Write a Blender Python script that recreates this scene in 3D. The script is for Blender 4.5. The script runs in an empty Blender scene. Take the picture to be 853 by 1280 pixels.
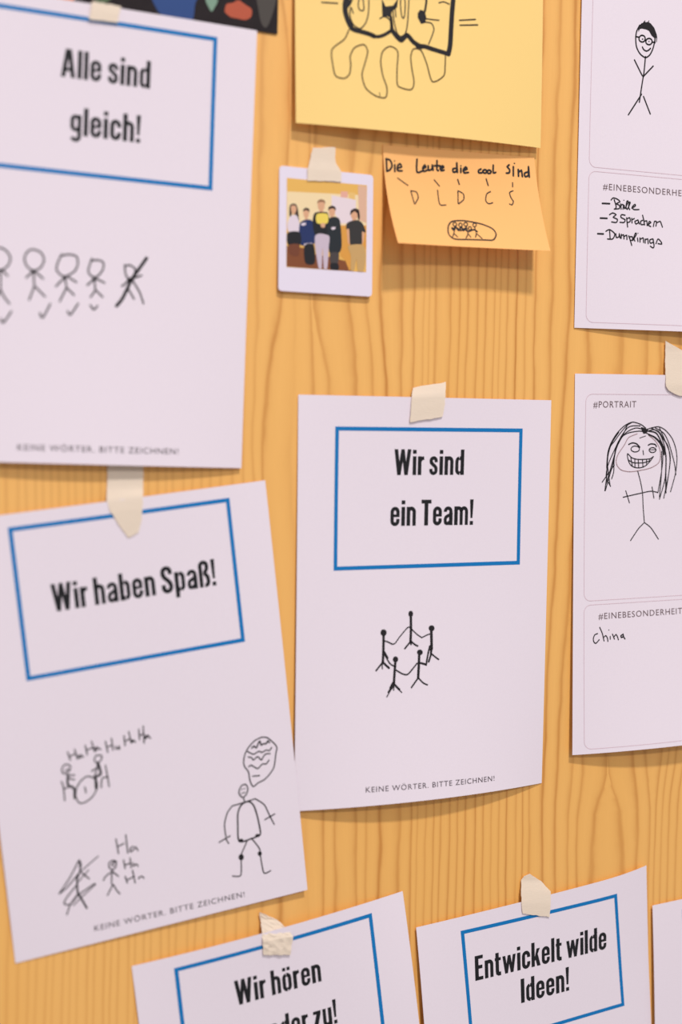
import bpy, bmesh, math, random
from mathutils import Vector, Matrix
from mathutils.geometry import tessellate_polygon

# ------------------------------------------------------------------ camera, world, light, exposure
SC = bpy.context.scene
COL = SC.collection

cam_data = bpy.data.cameras.new('camera')
cam = bpy.data.objects.new('camera', cam_data)
COL.objects.link(cam)
cam_data.sensor_fit = 'VERTICAL'
cam_data.sensor_height = 36.0
cam_data.sensor_width = 24.0
cam_data.lens = 50.0
YAW, PITCH, ROLL = 0.430223, -0.069191, 0.009364
fw = Vector((math.sin(YAW) * math.cos(PITCH), math.cos(YAW) * math.cos(PITCH), math.sin(PITCH)))
r0 = Vector((math.cos(YAW), -math.sin(YAW), 0.0))
u0 = r0.cross(fw)
rr = r0 * math.cos(ROLL) + u0 * math.sin(ROLL)
uu = u0 * math.cos(ROLL) - r0 * math.sin(ROLL)
cam.matrix_world = Matrix(((rr.x, uu.x, -fw.x, 0.0), (rr.y, uu.y, -fw.y, -0.925063), (rr.z, uu.z, -fw.z, 0.0), (0, 0, 0, 1)))
cam_data.clip_start = 0.05
cam_data.dof.use_dof = True
cam_data.dof.focus_distance = 1.10
cam_data.dof.aperture_fstop = 2.6
SC.camera = cam

world = bpy.data.worlds.new('room_light')
SC.world = world
world.use_nodes = True
world.node_tree.nodes['Background'].inputs['Color'].default_value = (1.0, 0.962, 0.965, 1)
world.node_tree.nodes['Background'].inputs['Strength'].default_value = 0.345


def ceiling_lamp(name, loc, target, sx, sy, watt, colour):
    d = bpy.data.lights.new(name, 'AREA')
    d.shape = 'RECTANGLE'
    d.size, d.size_y = sx, sy
    d.energy = watt
    d.color = colour
    o = bpy.data.objects.new(name, d)
    COL.objects.link(o)
    o.location = loc
    o.rotation_euler = (Vector(target) - Vector(loc)).to_track_quat('-Z', 'Y').to_euler()


# two ceiling lamps above and in front of the wall: a steep one and a shallower one
ceiling_lamp('ceiling_lamp', (0.52, -3.20, 4.20), (0.5, 0, 0.0), 0.50, 0.32, 168.0, (1.0, 0.965, 0.95))
ceiling_lamp('ceiling_lamp', (0.46, -5.90, 3.20), (0.5, 0, 0.0), 0.60, 0.45, 106.0, (1.0, 0.965, 0.95))

SC.view_settings.view_transform = 'Standard'
SC.view_settings.look = 'None'
SC.view_settings.gamma = 1.0
SC.view_settings.use_curve_mapping = False
SC.view_settings.exposure = 0.0

# ------------------------------------------------------------------ measured data, millimetres
# SHEETS: position of the top left corner on the wall (m), turn in the wall plane (rad), size (m)
# and how far nine points of the sheet stand off the wall (mm, rows from top to bottom).
SHEETS = {
    'team': {'x': 0.39026, 'z': 0.01296, 'a': -0.00667, 'w': 0.21, 'h': 0.297, 'L': [0.82, 2.67, 0.7, 2.73, 2.5, 1.01, 3.47, 12.44, 0.7]},
    'haben': {'x': 0.15691, 'z': -0.07031, 'a': 0.11076, 'w': 0.21, 'h': 0.297, 'L': [0.85, 3.63, 0.7, 2.78, 2.5, 3.88, 0.7, 2.71, 5.04]},
    'alle': {'x': 0.14635, 'z': 0.2651, 'a': -0.03142, 'w': 0.21, 'h': 0.297, 'L': [2.26, 4.4, 4.91, 2.5, 2.5, 3.39, 4.5, 9.0, 3.2]},
    'portrait_upper': {'x': 0.61981, 'z': 0.36426, 'a': -0.00057, 'w': 0.21, 'h': 0.297, 'L': [2.28, 1.0, 1.0, 1.39, 2.0, 2.0, 1.03, 8.31, 13.99]},
    'portrait_lower': {'x': 0.62133, 'z': 0.03228, 'a': 0.00622, 'w': 0.21, 'h': 0.297, 'L': [0.7, 3.43, 2.42, 2.46, 2.5, 2.5, 5.23, 13.51, 2.13]},
    'wild': {'x': 0.4887, 'z': -0.38406, 'a': 0.08374, 'w': 0.21, 'h': 0.297, 'L': [2.35, 4.01, 1.42, 6.58, 2.5, 0.7, 1.82, 2.5, 2.26]},
    'listen': {'x': 0.26919, 'z': -0.37994, 'a': 0.11787, 'w': 0.21, 'h': 0.297, 'L': [0.7, 6.34, 0.7, 3.09, 2.5, 8.4, 2.38, 2.5, 1.8]},
    'polaroid': {'x': 0.37479, 'z': 0.17041, 'a': -0.01518, 'w': 0.072, 'h': 0.086, 'L': [1.0, 1.1, 1.2, 2.3, 2.4, 2.5, 3.6, 3.7, 3.8]},
    'yellow': {'x': 0.38369, 'z': 0.47898, 'a': 0.00096, 'w': 0.19912, 'h': 0.28, 'L': [0.95, 1.0, 0.8, 3.37, 3.0, 5.16, 8.04, 11.78, 5.91]},
    'orange': {'x': 0.45434, 'z': 0.19114, 'a': 0.01306, 'w': 0.12665, 'h': 0.0715, 'L': [0.7, 1.0, 0.7, 7.63, 6.0, 9.57, 24.92, 22.0, 23.85]},
    'corner': {'x': 0.7057, 'z': -0.39721, 'a': 0.04225, 'w': 0.21, 'h': 0.297, 'L': [2.54, 2.53, 2.49, 4.23, 2.5, 2.5, 0.7, 2.5, 2.5]},
}
INK_STROKES = {
  'alle': [
    ('stick_figure','ink',[('w',0.95,[(41.4,160.6),(44.9,161.9),(47.6,165.2),(48.0,168.1),(46.3,171.9),(42.6,174.8),(38.7,173.7),(35.6,169.2),(36.1,163.8),(39.0,161.2),(41.4,160.6)]),('f',0,[(43.3,174.7),(43.2,175.1),(42.9,175.5),(42.5,175.7),(42.0,175.8),(41.6,175.6),(41.3,175.3),(41.2,174.9),(41.3,174.5),(41.6,174.1),(42.0,173.9),(42.5,173.9),(42.9,174.0),(43.2,174.3)]),('w',0.95,[(42.8,174.5),(46.5,178.0)]),('w',0.95,[(41.6,174.9),(38.2,179.1)]),('w',0.95,[(42.0,174.8),(42.1,187.1)]),('w',0.95,[(42.1,187.1),(44.6,191.6),(48.0,195.6)]),('w',0.95,[(42.1,187.1),(39.1,195.0)])]),
    ('check_mark','ink',[('w',0.95,[(42.8,205.5),(44.4,208.0),(49.3,200.5)])]),
    ('stick_figure','ink',[('w',0.95,[(62.9,159.9),(59.3,161.2),(57.0,165.6),(58.3,170.3),(62.5,173.5),(67.3,171.3),(69.6,166.3),(67.7,161.7),(62.9,159.9)]),('f',0,[(64.1,173.7),(64.0,174.3),(63.6,174.8),(63.0,175.1),(62.4,175.2),(61.8,175.0),(61.4,174.5),(61.2,174.0),(61.4,173.4),(61.7,172.9),(62.3,172.6),(63.0,172.6),(63.5,172.8),(64.0,173.2)]),('w',0.95,[(62.5,173.9),(58.4,178.3)]),('w',0.95,[(63.1,173.8),(66.2,175.6),(69.3,178.1)]),('w',0.95,[(62.9,174.1),(63.7,183.4)]),('w',0.95,[(63.7,183.4),(60.5,192.3)]),('w',0.95,[(64.3,183.6),(70.7,189.4)])]),
    ('check_mark','ink',[('w',0.95,[(67.5,200.2),(69.5,203.1),(74.2,193.9)])]),
    ('stick_figure','ink',[('w',0.95,[(81.1,161.4),(78.6,166.8),(77.9,171.7),(80.8,174.8),(83.9,175.4),(89.4,171.9),(91.7,166.9),(90.8,162.1),(86.0,161.1),(80.5,162.4)]),('f',0,[(84.9,176.5),(84.8,177.0),(84.3,177.3),(83.7,177.6),(83.0,177.6),(82.3,177.5),(81.9,177.2),(81.7,176.8),(81.9,176.4),(82.3,176.0),(82.9,175.8),(83.6,175.7),(84.3,175.8),(84.7,176.1)]),('w',0.95,[(82.7,176.7),(77.7,182.3)]),('w',0.95,[(85.8,175.9),(91.1,178.6)]),('w',0.95,[(83.3,176.1),(84.7,182.6)]),('w',0.95,[(84.7,182.6),(80.3,191.8)]),('w',0.95,[(85.3,183.2),(89.7,187.1)])]),
    ('check_mark','ink',[('w',0.95,[(85.6,197.7),(87.5,200.0),(92.5,192.4)])]),
    ('stick_figure','ink',[('w',0.95,[(101.0,162.5),(98.7,170.6),(101.2,174.0),(105.0,173.7),(108.6,168.5),(108.5,164.3),(104.7,163.1),(100.7,163.9)]),('f',0,[(104.5,175.8),(104.4,176.3),(103.9,176.7),(103.2,176.9),(102.4,177.0),(101.7,176.8),(101.2,176.5),(101.0,176.1),(101.2,175.7),(101.7,175.3),(102.4,175.1),(103.1,175.0),(103.8,175.1),(104.3,175.4)]),('w',0.95,[(102.5,176.0),(98.2,180.0)]),('w',0.95,[(104.4,175.4),(109.8,177.6)]),('w',0.95,[(102.9,176.0),(103.7,182.8)]),('w',0.95,[(103.7,183.0),(100.6,187.6)]),('w',0.95,[(104.2,183.0),(108.7,186.9)])]),
    ('check_mark','ink',[('w',0.95,[(100.6,192.8),(102.9,195.6),(105.4,192.9)])]),
    ('crossed_out_figure','ink',[('w',0.95,[(123.7,165.5),(126.3,164.6),(130.2,166.8),(129.3,171.4),(126.5,173.6),(123.9,171.0),(123.1,164.9)]),('w',1.9,[(137.9,159.1),(132.7,166.9),(127.8,174.4),(122.3,186.5),(118.2,192.0)]),('f',0,[(129.7,174.4),(129.5,175.1),(128.8,175.8),(127.8,176.2),(126.6,176.3),(125.6,176.0),(124.9,175.5),(124.6,174.8),(124.8,174.0),(125.5,173.3),(126.5,172.9),(127.7,172.8),(128.7,173.1),(129.4,173.6)]),('w',0.95,[(127.1,174.4),(126.0,180.7)]),('w',0.95,[(126.5,174.5),(121.5,178.9)]),('w',0.95,[(127.8,173.8),(134.8,170.7)]),('w',0.95,[(126.0,180.7),(130.0,186.6)]),('w',0.95,[(129.3,175.5),(133.7,182.0),(136.5,189.2)])]),
  ],
  'team': [
    ('stick_figure','ink',[('f',0,[(93.1,159.0),(92.9,160.0),(92.4,160.8),(91.6,161.2),(90.7,161.2),(89.9,160.7),(89.4,159.9),(89.2,158.8),(89.4,157.8),(89.9,157.0),(90.7,156.6),(91.6,156.7),(92.4,157.1),(92.9,158.0)]),('w',1.75,[(91.2,160.7),(91.3,170.3),(90.9,180.0)]),('w',1.1,[(90.9,179.3),(89.0,181.3),(86.2,184.2)]),('w',1.1,[(91.3,179.0),(94.4,181.6),(96.9,182.9)]),('w',0.75,[(90.5,168.9),(88.6,168.8),(82.0,175.4),(78.1,180.0),(75.8,180.4)]),('w',0.75,[(91.7,170.0),(96.0,174.0),(100.3,176.9)]),('w',1.1,[(91.3,179.3),(91.4,181.5)])]),
    ('stick_figure','ink',[('f',0,[(71.3,171.8),(71.1,172.8),(70.4,173.7),(69.4,174.1),(68.2,174.0),(67.2,173.5),(66.5,172.6),(66.3,171.5),(66.5,170.5),(67.2,169.6),(68.2,169.2),(69.4,169.3),(70.4,169.8),(71.1,170.7)]),('w',1.7,[(68.8,174.0),(68.6,185.0),(68.1,193.9)]),('w',1.1,[(68.1,193.2),(65.9,195.5),(62.7,199.0)]),('w',0.75,[(67.4,193.2),(67.7,198.0)]),('w',1.4,[(68.5,193.6),(73.1,197.7)]),('w',1.2,[(69.3,185.7),(72.1,190.3)]),('w',0.9,[(69.7,187.8),(73.9,194.5),(77.7,196.8)]),('w',0.9,[(75.8,180.4),(71.6,178.3),(69.1,177.7)])]),
    ('stick_figure','ink',[('f',0,[(111.1,170.5),(110.9,171.4),(110.2,172.2),(109.2,172.6),(108.0,172.5),(107.0,172.0),(106.3,171.2),(106.1,170.2),(106.3,169.3),(107.0,168.5),(108.0,168.2),(109.2,168.2),(110.2,168.7),(110.9,169.5)]),('w',1.9,[(108.4,172.6),(108.6,185.8)]),('w',1.2,[(107.0,183.6),(105.4,189.8),(103.9,197.3)]),('w',1.3,[(107.8,185.8),(108.1,189.3),(106.1,195.0)]),('w',1.0,[(108.5,189.3),(111.7,191.9),(114.5,193.8)]),('w',1.5,[(108.4,185.8),(107.9,189.9)]),('w',0.75,[(100.3,176.9),(104.6,175.2),(108.0,174.3)])]),
    ('stick_figure','ink',[('f',0,[(80.7,191.8),(80.5,192.8),(79.9,193.5),(79.0,193.9),(78.0,193.8),(77.1,193.4),(76.5,192.6),(76.2,191.6),(76.5,190.7),(77.1,189.9),(78.0,189.5),(79.0,189.6),(79.9,190.1),(80.5,190.9)]),('w',1.7,[(78.3,194.1),(77.6,202.0),(77.0,209.5)]),('w',2.4,[(76.8,209.1),(74.7,212.4)]),('w',1.3,[(74.9,212.1),(72.6,215.4)]),('w',0.75,[(76.0,211.5),(71.2,218.7)]),('w',0.75,[(77.2,210.2),(76.8,214.3)]),('w',1.4,[(77.6,210.2),(81.4,214.0)]),('w',0.75,[(81.0,213.9),(83.4,216.3)]),('w',0.95,[(78.8,199.6),(84.2,202.7),(88.4,203.3),(92.7,199.4),(96.3,195.6)])]),
    ('stick_figure','ink',[('f',0,[(101.1,187.8),(100.9,188.7),(100.2,189.4),(99.2,189.8),(98.1,189.7),(97.2,189.3),(96.5,188.5),(96.3,187.5),(96.5,186.6),(97.2,185.9),(98.2,185.6),(99.2,185.6),(100.2,186.1),(100.9,186.9)]),('w',1.75,[(98.1,189.7),(97.8,196.3),(97.1,206.6)]),('w',1.05,[(97.0,206.6),(94.2,209.9),(91.4,213.2)]),('w',0.95,[(97.4,206.6),(101.3,210.4),(104.8,212.1)]),('w',1.3,[(99.4,195.6),(103.9,197.0)])]),
  ],
  'haben': [
    ('drawn_figure','ink',[('w',0.75,[(171.7,210.6),(173.2,213.4),(171.9,217.5),(168.9,219.5),(166.7,217.3),(166.5,214.6),(168.5,211.1),(171.7,210.6)]),('w',0.5,[(167.8,217.1),(169.3,216.1),(171.1,216.5)]),('w',0.5,[(168.3,213.9),(169.1,213.4)]),('w',0.5,[(170.2,213.6),(171.0,213.3)]),('w',0.75,[(169.2,219.6),(169.8,222.8)]),('w',0.75,[(160.3,223.9),(169.4,223.2),(177.8,222.3)]),('w',0.75,[(160.3,223.9),(156.2,228.3),(153.4,236.0),(153.5,244.5)]),('w',0.75,[(148.2,247.5),(156.7,244.7)]),('w',0.75,[(153.1,245.7),(155.0,249.9)]),('w',0.75,[(177.8,222.3),(184.0,228.1),(187.2,236.8),(189.9,243.7)]),('w',0.75,[(183.3,238.8),(191.0,236.3)]),('w',0.95,[(169.9,223.3),(166.5,225.2),(164.0,230.0),(163.0,238.6),(162.9,250.1),(172.5,250.1),(178.1,249.1),(179.1,246.6),(178.1,235.7),(176.3,227.3),(173.5,223.6),(169.9,223.3)]),('f',0,[(165.9,250.1),(165.7,250.6),(165.2,250.9),(164.5,251.0),(163.8,250.8),(163.2,250.5),(162.8,249.9),(162.7,249.4),(162.9,248.9),(163.4,248.6),(164.1,248.5),(164.8,248.6),(165.4,249.0),(165.8,249.5)]),('f',0,[(178.5,249.4),(178.3,249.8),(177.8,250.1),(177.0,250.2),(176.2,250.0),(175.5,249.6),(175.1,249.1),(174.9,248.6),(175.2,248.1),(175.7,247.8),(176.5,247.8),(177.2,248.0),(177.9,248.3),(178.4,248.8)]),('w',0.75,[(168.7,251.0),(163.2,260.0),(162.8,263.5),(161.3,274.5),(155.3,273.7)]),('w',0.75,[(172.4,250.5),(177.1,258.7),(177.3,265.0),(178.6,276.8),(183.7,276.4)]),('f',0,[(165.0,262.2),(164.7,263.1),(164.0,263.8),(163.2,264.0),(162.3,263.8),(161.6,263.2),(161.1,262.3),(161.1,261.3),(161.4,260.3),(162.0,259.7),(162.8,259.4),(163.7,259.6),(164.4,260.2),(164.9,261.1)]),('f',0,[(178.5,262.6),(178.3,263.3),(177.8,263.8),(177.1,264.0),(176.4,263.9),(175.9,263.4),(175.5,262.7),(175.4,261.9),(175.7,261.2),(176.2,260.7),(176.8,260.5),(177.5,260.6),(178.1,261.1),(178.4,261.8)])]),
    ('thought_bubble','ink',[('w',0.75,[(187.8,179.7),(191.8,181.1),(197.5,188.2),(196.5,193.3),(193.6,203.4),(186.9,209.6),(181.2,211.5),(177.2,213.3),(175.3,208.5),(174.9,202.2),(172.6,198.2),(172.1,194.6),(173.5,189.6),(176.7,185.0),(181.7,181.1),(186.5,179.7),(187.8,179.7)]),('w',0.9,[(179.2,185.9),(180.9,184.7),(182.5,186.3),(184.7,182.8),(185.7,182.2),(186.3,185.1),(188.2,184.4),(190.0,184.8),(191.6,183.0),(192.5,184.6)]),('w',0.75,[(175.6,187.4),(179.8,190.4),(184.1,189.1),(186.2,190.4),(189.6,189.3),(191.8,190.2),(193.8,188.3)]),('w',0.75,[(175.8,191.7),(178.2,192.5),(179.4,194.5),(182.8,192.8),(185.2,195.7),(187.3,193.2),(189.3,192.0),(192.2,192.5)]),('w',0.75,[(175.5,198.7),(177.2,197.8),(179.7,199.7),(182.1,201.2),(185.8,198.7),(188.5,199.2),(190.9,196.9)]),('w',0.75,[(177.7,205.9),(182.7,206.5)])]),
    ('handwritten_laughter','ink',[('w',0.75,[(50.3,162.5),(51.5,168.4)]),('w',0.75,[(55.1,161.7),(56.4,168.6)]),('w',0.75,[(50.9,165.8),(55.9,164.7)]),('w',0.75,[(59.9,167.3),(58.4,166.1),(57.0,167.1),(57.7,168.2),(59.5,167.4),(60.5,168.1)]),('w',0.75,[(62.5,160.5),(63.2,167.1)]),('w',0.75,[(67.1,158.6),(68.4,166.1)]),('w',0.75,[(63.2,163.7),(67.9,163.0)]),('w',0.75,[(71.1,163.9),(69.6,163.1),(68.7,164.4),(69.7,165.3),(71.1,164.3),(72.7,165.3)]),('w',0.75,[(76.4,160.5),(77.2,168.3)]),('w',0.75,[(80.8,159.3),(80.9,167.4)]),('w',0.75,[(77.0,164.6),(80.8,164.0)]),('w',0.75,[(83.0,165.2),(83.0,166.9),(84.3,167.4),(85.3,165.5),(85.6,167.7)]),('w',0.75,[(89.4,159.3),(89.5,166.1)]),('w',0.75,[(93.1,157.1),(93.8,164.9)]),('w',0.75,[(89.7,163.2),(93.8,161.9)]),('w',0.75,[(95.9,163.6),(94.1,163.5),(94.3,165.0),(95.9,164.0),(96.9,165.2)]),('w',0.75,[(100.1,156.8),(99.9,164.0)]),('w',0.75,[(103.4,155.3),(102.7,167.1)]),('w',0.75,[(99.9,161.4),(103.4,160.4)]),('w',0.75,[(106.2,162.2),(104.1,162.2),(104.1,164.4),(106.2,162.7),(107.5,164.6)])]),
    ('seated_figure','ink',[('w',0.75,[(51.3,173.0),(49.9,171.1),(47.1,170.7),(45.1,173.4),(46.0,176.5),(48.9,176.3),(50.8,174.2),(48.3,174.3),(47.4,175.1)]),('w',1.3,[(48.7,177.9),(48.0,184.5),(51.7,187.8),(51.4,194.5)]),('w',0.75,[(49.1,178.4),(53.2,178.9)]),('w',0.75,[(49.2,180.6),(52.8,182.0)]),('w',0.75,[(44.0,181.5),(44.9,186.3),(44.7,194.7)]),('w',0.75,[(44.8,186.8),(48.6,186.2)])]),
    ('round_table_drawing','ink',[('w',0.75,[(61.2,181.6),(56.8,183.9),(53.4,188.2),(52.3,193.9),(54.3,198.5),(58.0,198.9),(63.3,196.3),(67.2,191.2),(67.4,186.1),(64.8,183.1),(61.2,181.6)]),('w',0.75,[(59.1,188.6),(59.5,192.5)])]),
    ('seated_figure','ink',[('w',0.75,[(69.3,168.8),(67.9,170.2),(67.8,172.7),(70.5,173.7),(72.6,171.6),(72.6,169.5),(69.3,168.8)]),('w',0.75,[(69.6,173.9),(68.7,178.0),(66.1,182.9)]),('w',1.4,[(69.9,174.8),(70.8,181.8),(67.2,183.6),(66.6,191.1)]),('w',0.75,[(68.8,177.1),(64.8,178.8)]),('w',0.75,[(74.6,176.7),(75.6,191.7)]),('w',0.75,[(70.1,191.4),(71.3,185.3),(75.5,184.9)]),('f',0,[(70.5,175.1),(70.3,175.6),(70.0,175.9),(69.6,176.1),(69.1,176.0),(68.8,175.7),(68.5,175.2),(68.5,174.7),(68.7,174.2),(69.0,173.9),(69.4,173.7),(69.8,173.8),(70.2,174.1),(70.4,174.6)])]),
    ('handwritten_laughter','ink',[('w',0.75,[(76.1,228.7),(76.7,239.1)]),('w',0.75,[(83.1,227.3),(83.1,240.2)]),('w',0.75,[(77.2,234.1),(81.2,232.9)]),('w',0.75,[(87.2,236.4),(85.0,237.6),(85.1,239.8),(87.2,239.0),(88.9,237.2),(90.3,240.1)]),('w',0.75,[(79.7,244.3),(80.1,250.3)]),('w',0.75,[(84.3,243.9),(84.3,250.9)]),('w',0.75,[(80.2,248.2),(84.3,247.4)]),('w',0.75,[(86.0,247.8),(86.1,250.2),(88.0,249.1),(89.1,250.9)]),('w',0.75,[(79.5,255.8),(80.5,260.8)]),('w',0.75,[(85.0,252.8),(85.8,262.1)]),('w',0.75,[(80.0,258.9),(85.8,257.3)]),('w',0.75,[(88.9,259.8),(88.7,259.1),(90.8,258.5),(92.3,260.2)])]),
    ('stick_figure','ink',[('w',0.75,[(74.8,244.3),(72.4,242.9),(69.7,243.9),(69.4,247.3),(71.7,249.2),(74.0,247.5),(74.3,245.0),(72.7,244.2),(71.3,245.6),(72.8,246.8)]),('w',0.75,[(70.8,249.8),(69.7,259.0)]),('w',0.75,[(70.7,250.6),(66.2,252.6),(64.4,255.1)]),('w',0.75,[(71.1,250.3),(74.9,254.7)]),('w',0.75,[(70.5,259.6),(66.0,265.9)]),('w',0.75,[(70.9,259.7),(72.6,264.0),(74.6,267.0)])]),
    ('crossed_out_figure','ink',[('w',0.75,[(49.6,237.2),(42.5,247.2),(33.8,257.0)]),('w',0.75,[(49.8,237.9),(49.4,244.7),(47.0,247.5),(39.2,254.1),(33.8,257.0)]),('w',0.6,[(49.4,245.5),(62.8,237.6)]),('w',0.75,[(49.4,245.1),(55.0,251.6)]),('w',1.1,[(47.0,247.5),(46.2,258.4),(47.5,262.2),(51.1,271.2)]),('w',0.75,[(45.9,254.1),(38.5,260.8),(36.4,264.5),(40.4,266.0),(46.4,260.6)]),('w',0.75,[(45.5,260.8),(40.3,266.4),(37.3,272.5)]),('w',0.75,[(46.8,260.7),(58.3,255.8)]),('w',0.6,[(42.3,267.3),(49.1,262.6),(58.9,256.4)]),('w',0.6,[(55.2,245.6),(47.4,251.9)]),('w',0.75,[(49.6,237.2),(50.6,240.7),(47.8,248.5)])]),
  ],
  'portrait_upper': [
    ('drawn_portrait','ink',[('w',0.95,[(53.9,63.3),(51.2,68.2),(50.4,73.6),(51.4,80.1),(55.0,85.0),(60.0,87.1),(64.1,84.6),(66.9,79.6),(68.4,74.1),(68.7,71.4)]),('w',0.95,[(59.4,72.9),(59.2,74.0),(58.4,75.0),(57.2,75.6),(55.9,75.7),(54.7,75.4),(53.8,74.6),(53.5,73.6),(53.8,72.4),(54.6,71.5),(55.7,70.8),(57.1,70.7),(58.3,71.0),(59.1,71.8),(59.4,72.9)]),('w',0.95,[(66.0,74.3),(65.7,75.4),(64.9,76.3),(63.7,76.9),(62.4,77.0),(61.2,76.7),(60.3,76.0),(60.0,75.0),(60.3,73.9),(61.1,73.0),(62.3,72.4),(63.6,72.2),(64.8,72.5),(65.7,73.3),(66.0,74.3)]),('w',0.95,[(50.9,72.4),(53.6,72.4)]),('w',0.95,[(59.0,74.0),(60.3,74.3)]),('w',0.95,[(65.9,74.6),(68.8,74.7)]),('f',0,[(57.7,73.4),(57.6,73.6),(57.4,73.8),(57.1,74.0),(56.8,74.0),(56.5,74.0),(56.3,73.8),(56.2,73.6),(56.3,73.3),(56.5,73.1),(56.8,73.0),(57.1,72.9),(57.4,73.0),(57.6,73.2)]),('f',0,[(63.6,74.4),(63.5,74.6),(63.4,74.8),(63.1,74.9),(62.9,75.0),(62.6,74.9),(62.5,74.8),(62.4,74.6),(62.5,74.4),(62.6,74.2),(62.8,74.1),(63.1,74.0),(63.3,74.1),(63.5,74.2)]),('w',0.95,[(56.9,79.5),(58.2,81.3),(60.7,82.1),(63.0,81.1),(64.6,79.6)]),('w',0.95,[(60.0,86.4),(59.0,97.8),(58.3,101.9),(56.9,110.1),(55.1,121.6)]),('w',0.95,[(49.7,90.1),(57.0,100.7),(58.5,101.6)]),('w',0.95,[(67.5,92.8),(58.5,101.6)]),('w',0.95,[(57.0,115.4),(45.0,132.2)]),('w',0.95,[(58.9,116.9),(65.6,129.6)])]),
    ('drawn_hair','ink',[('f',0,[(53.5,63.3),(56.8,61.3),(57.6,60.0),(59.7,60.4),(61.7,59.8),(64.2,60.7),(67.7,63.6),(70.3,68.6),(70.8,70.8),(68.3,71.5),(65.4,69.8),(62.8,66.5),(60.2,65.8),(56.1,65.6),(54.0,66.2),(53.0,68.7),(52.6,66.4)]),('w',0.6,[(70.4,70.6),(70.1,73.9)]),('w',0.6,[(68.9,71.4),(68.8,75.1)]),('w',0.6,[(57.2,61.5),(58.8,59.4)]),('w',0.6,[(61.7,60.3),(62.5,59.0)]),('w',0.6,[(54.0,63.9),(56.0,61.7)])]),
    ('handwritten_list','ink',[('w',1.1,[(22.6,201.3),(29.2,201.1)]),('w',0.85,[(33.3,197.8),(35.3,203.2),(34.0,204.9)]),('w',0.85,[(30.5,198.2),(32.4,196.5),(36.2,197.2),(38.6,199.0),(35.3,200.7),(38.2,201.8),(38.2,204.2),(33.5,204.9)]),('w',0.85,[(39.4,200.6),(39.8,204.5)]),('w',0.85,[(39.4,201.8),(41.0,200.9),(41.9,201.6),(41.5,204.4)]),('f',0,[(42.6,197.6),(42.6,197.8),(42.5,197.9),(42.3,198.0),(42.1,198.0),(41.9,197.9),(41.7,197.8),(41.7,197.7),(41.7,197.5),(41.8,197.3),(42.0,197.2),(42.2,197.2),(42.4,197.3),(42.6,197.4)]),('w',0.85,[(42.6,201.5),(42.9,203.9)]),('w',0.85,[(43.4,203.9),(46.2,198.5),(45.0,198.2),(44.3,202.6),(45.5,204.3),(48.1,199.2),(47.1,198.9),(46.7,202.8),(47.7,204.4)]),('w',0.85,[(49.6,203.1),(52.9,201.3),(52.4,200.1),(50.0,202.2),(51.5,204.1),(56.3,203.8)]),('w',1.1,[(21.0,212.6),(27.1,212.4)]),('w',0.85,[(29.3,209.5),(32.1,208.0),(35.2,209.1),(32.7,211.2),(36.5,212.6),(35.6,215.0),(31.3,214.9)]),('w',0.85,[(43.5,209.0),(40.2,208.8),(39.7,210.8),(43.6,212.5),(42.6,214.6),(38.9,214.7)]),('w',0.85,[(44.9,210.9),(46.0,217.9)]),('w',0.85,[(45.2,211.7),(47.8,210.7),(48.3,213.4),(45.7,214.6)]),('w',0.85,[(49.7,211.0),(50.0,214.5)]),('w',0.85,[(49.8,212.2),(52.1,211.0)]),('w',0.85,[(54.5,212.3),(52.6,213.2),(53.6,215.1),(56.0,213.8),(55.4,211.8),(56.9,214.9)]),('w',0.85,[(59.8,211.9),(57.9,212.9),(58.4,215.2),(60.8,215.1)]),('w',0.85,[(59.7,208.0),(60.7,211.1),(61.7,215.4)]),('w',0.85,[(61.5,212.6),(63.6,212.1),(64.1,215.7)]),('w',0.85,[(65.1,214.8),(67.5,213.1),(66.0,212.4),(65.1,215.2),(67.5,216.3)]),('w',0.85,[(69.9,216.1),(70.9,212.1),(72.8,212.3),(72.3,215.6)]),('w',0.85,[(72.8,213.1),(76.2,211.7),(77.2,213.3),(78.4,216.0)]),('w',1.1,[(18.9,224.6),(24.0,224.5)]),('w',0.85,[(26.3,222.3),(29.6,220.9),(34.3,223.8),(32.5,227.8),(27.8,228.1)]),('w',0.85,[(29.6,221.7),(30.2,227.6)]),('w',0.85,[(35.3,223.7),(35.8,226.5),(38.1,225.9),(38.5,223.5),(39.3,226.7)]),('w',0.85,[(40.4,223.8),(40.2,227.0)]),('w',0.85,[(40.4,225.0),(42.3,224.1),(42.8,227.2)]),('w',0.85,[(43.0,225.3),(45.2,224.3),(45.5,227.5)]),('w',0.85,[(47.1,224.6),(48.5,227.7),(50.0,231.8)]),('w',0.85,[(47.5,225.4),(50.4,225.2),(50.6,227.6),(48.5,228.1)]),('w',0.85,[(50.9,228.0),(54.2,223.0),(53.2,222.3),(51.8,225.9),(52.8,228.3)]),('w',0.85,[(55.2,225.8),(55.7,228.5)]),('f',0,[(56.1,222.1),(56.0,222.3),(55.9,222.4),(55.7,222.5),(55.5,222.5),(55.3,222.5),(55.2,222.3),(55.1,222.2),(55.2,222.0),(55.3,221.9),(55.5,221.8),(55.7,221.8),(55.9,221.8),(56.0,222.0)]),('w',0.85,[(57.5,225.6),(57.6,228.8)]),('w',0.85,[(57.7,226.8),(60.4,225.5),(60.9,229.0)]),('w',0.85,[(62.3,226.2),(62.4,229.3)]),('w',0.85,[(62.5,226.9),(64.7,226.0),(65.2,229.6)]),('w',0.85,[(69.5,225.7),(66.7,226.7),(67.2,229.1),(70.0,228.1),(69.7,225.9),(70.7,231.3),(69.6,232.7),(67.2,231.5)]),('w',0.85,[(72.5,229.2),(74.4,225.5),(77.3,227.7),(77.8,229.3),(74.4,229.1)])]),
  ],
  'portrait_lower': [
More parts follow.
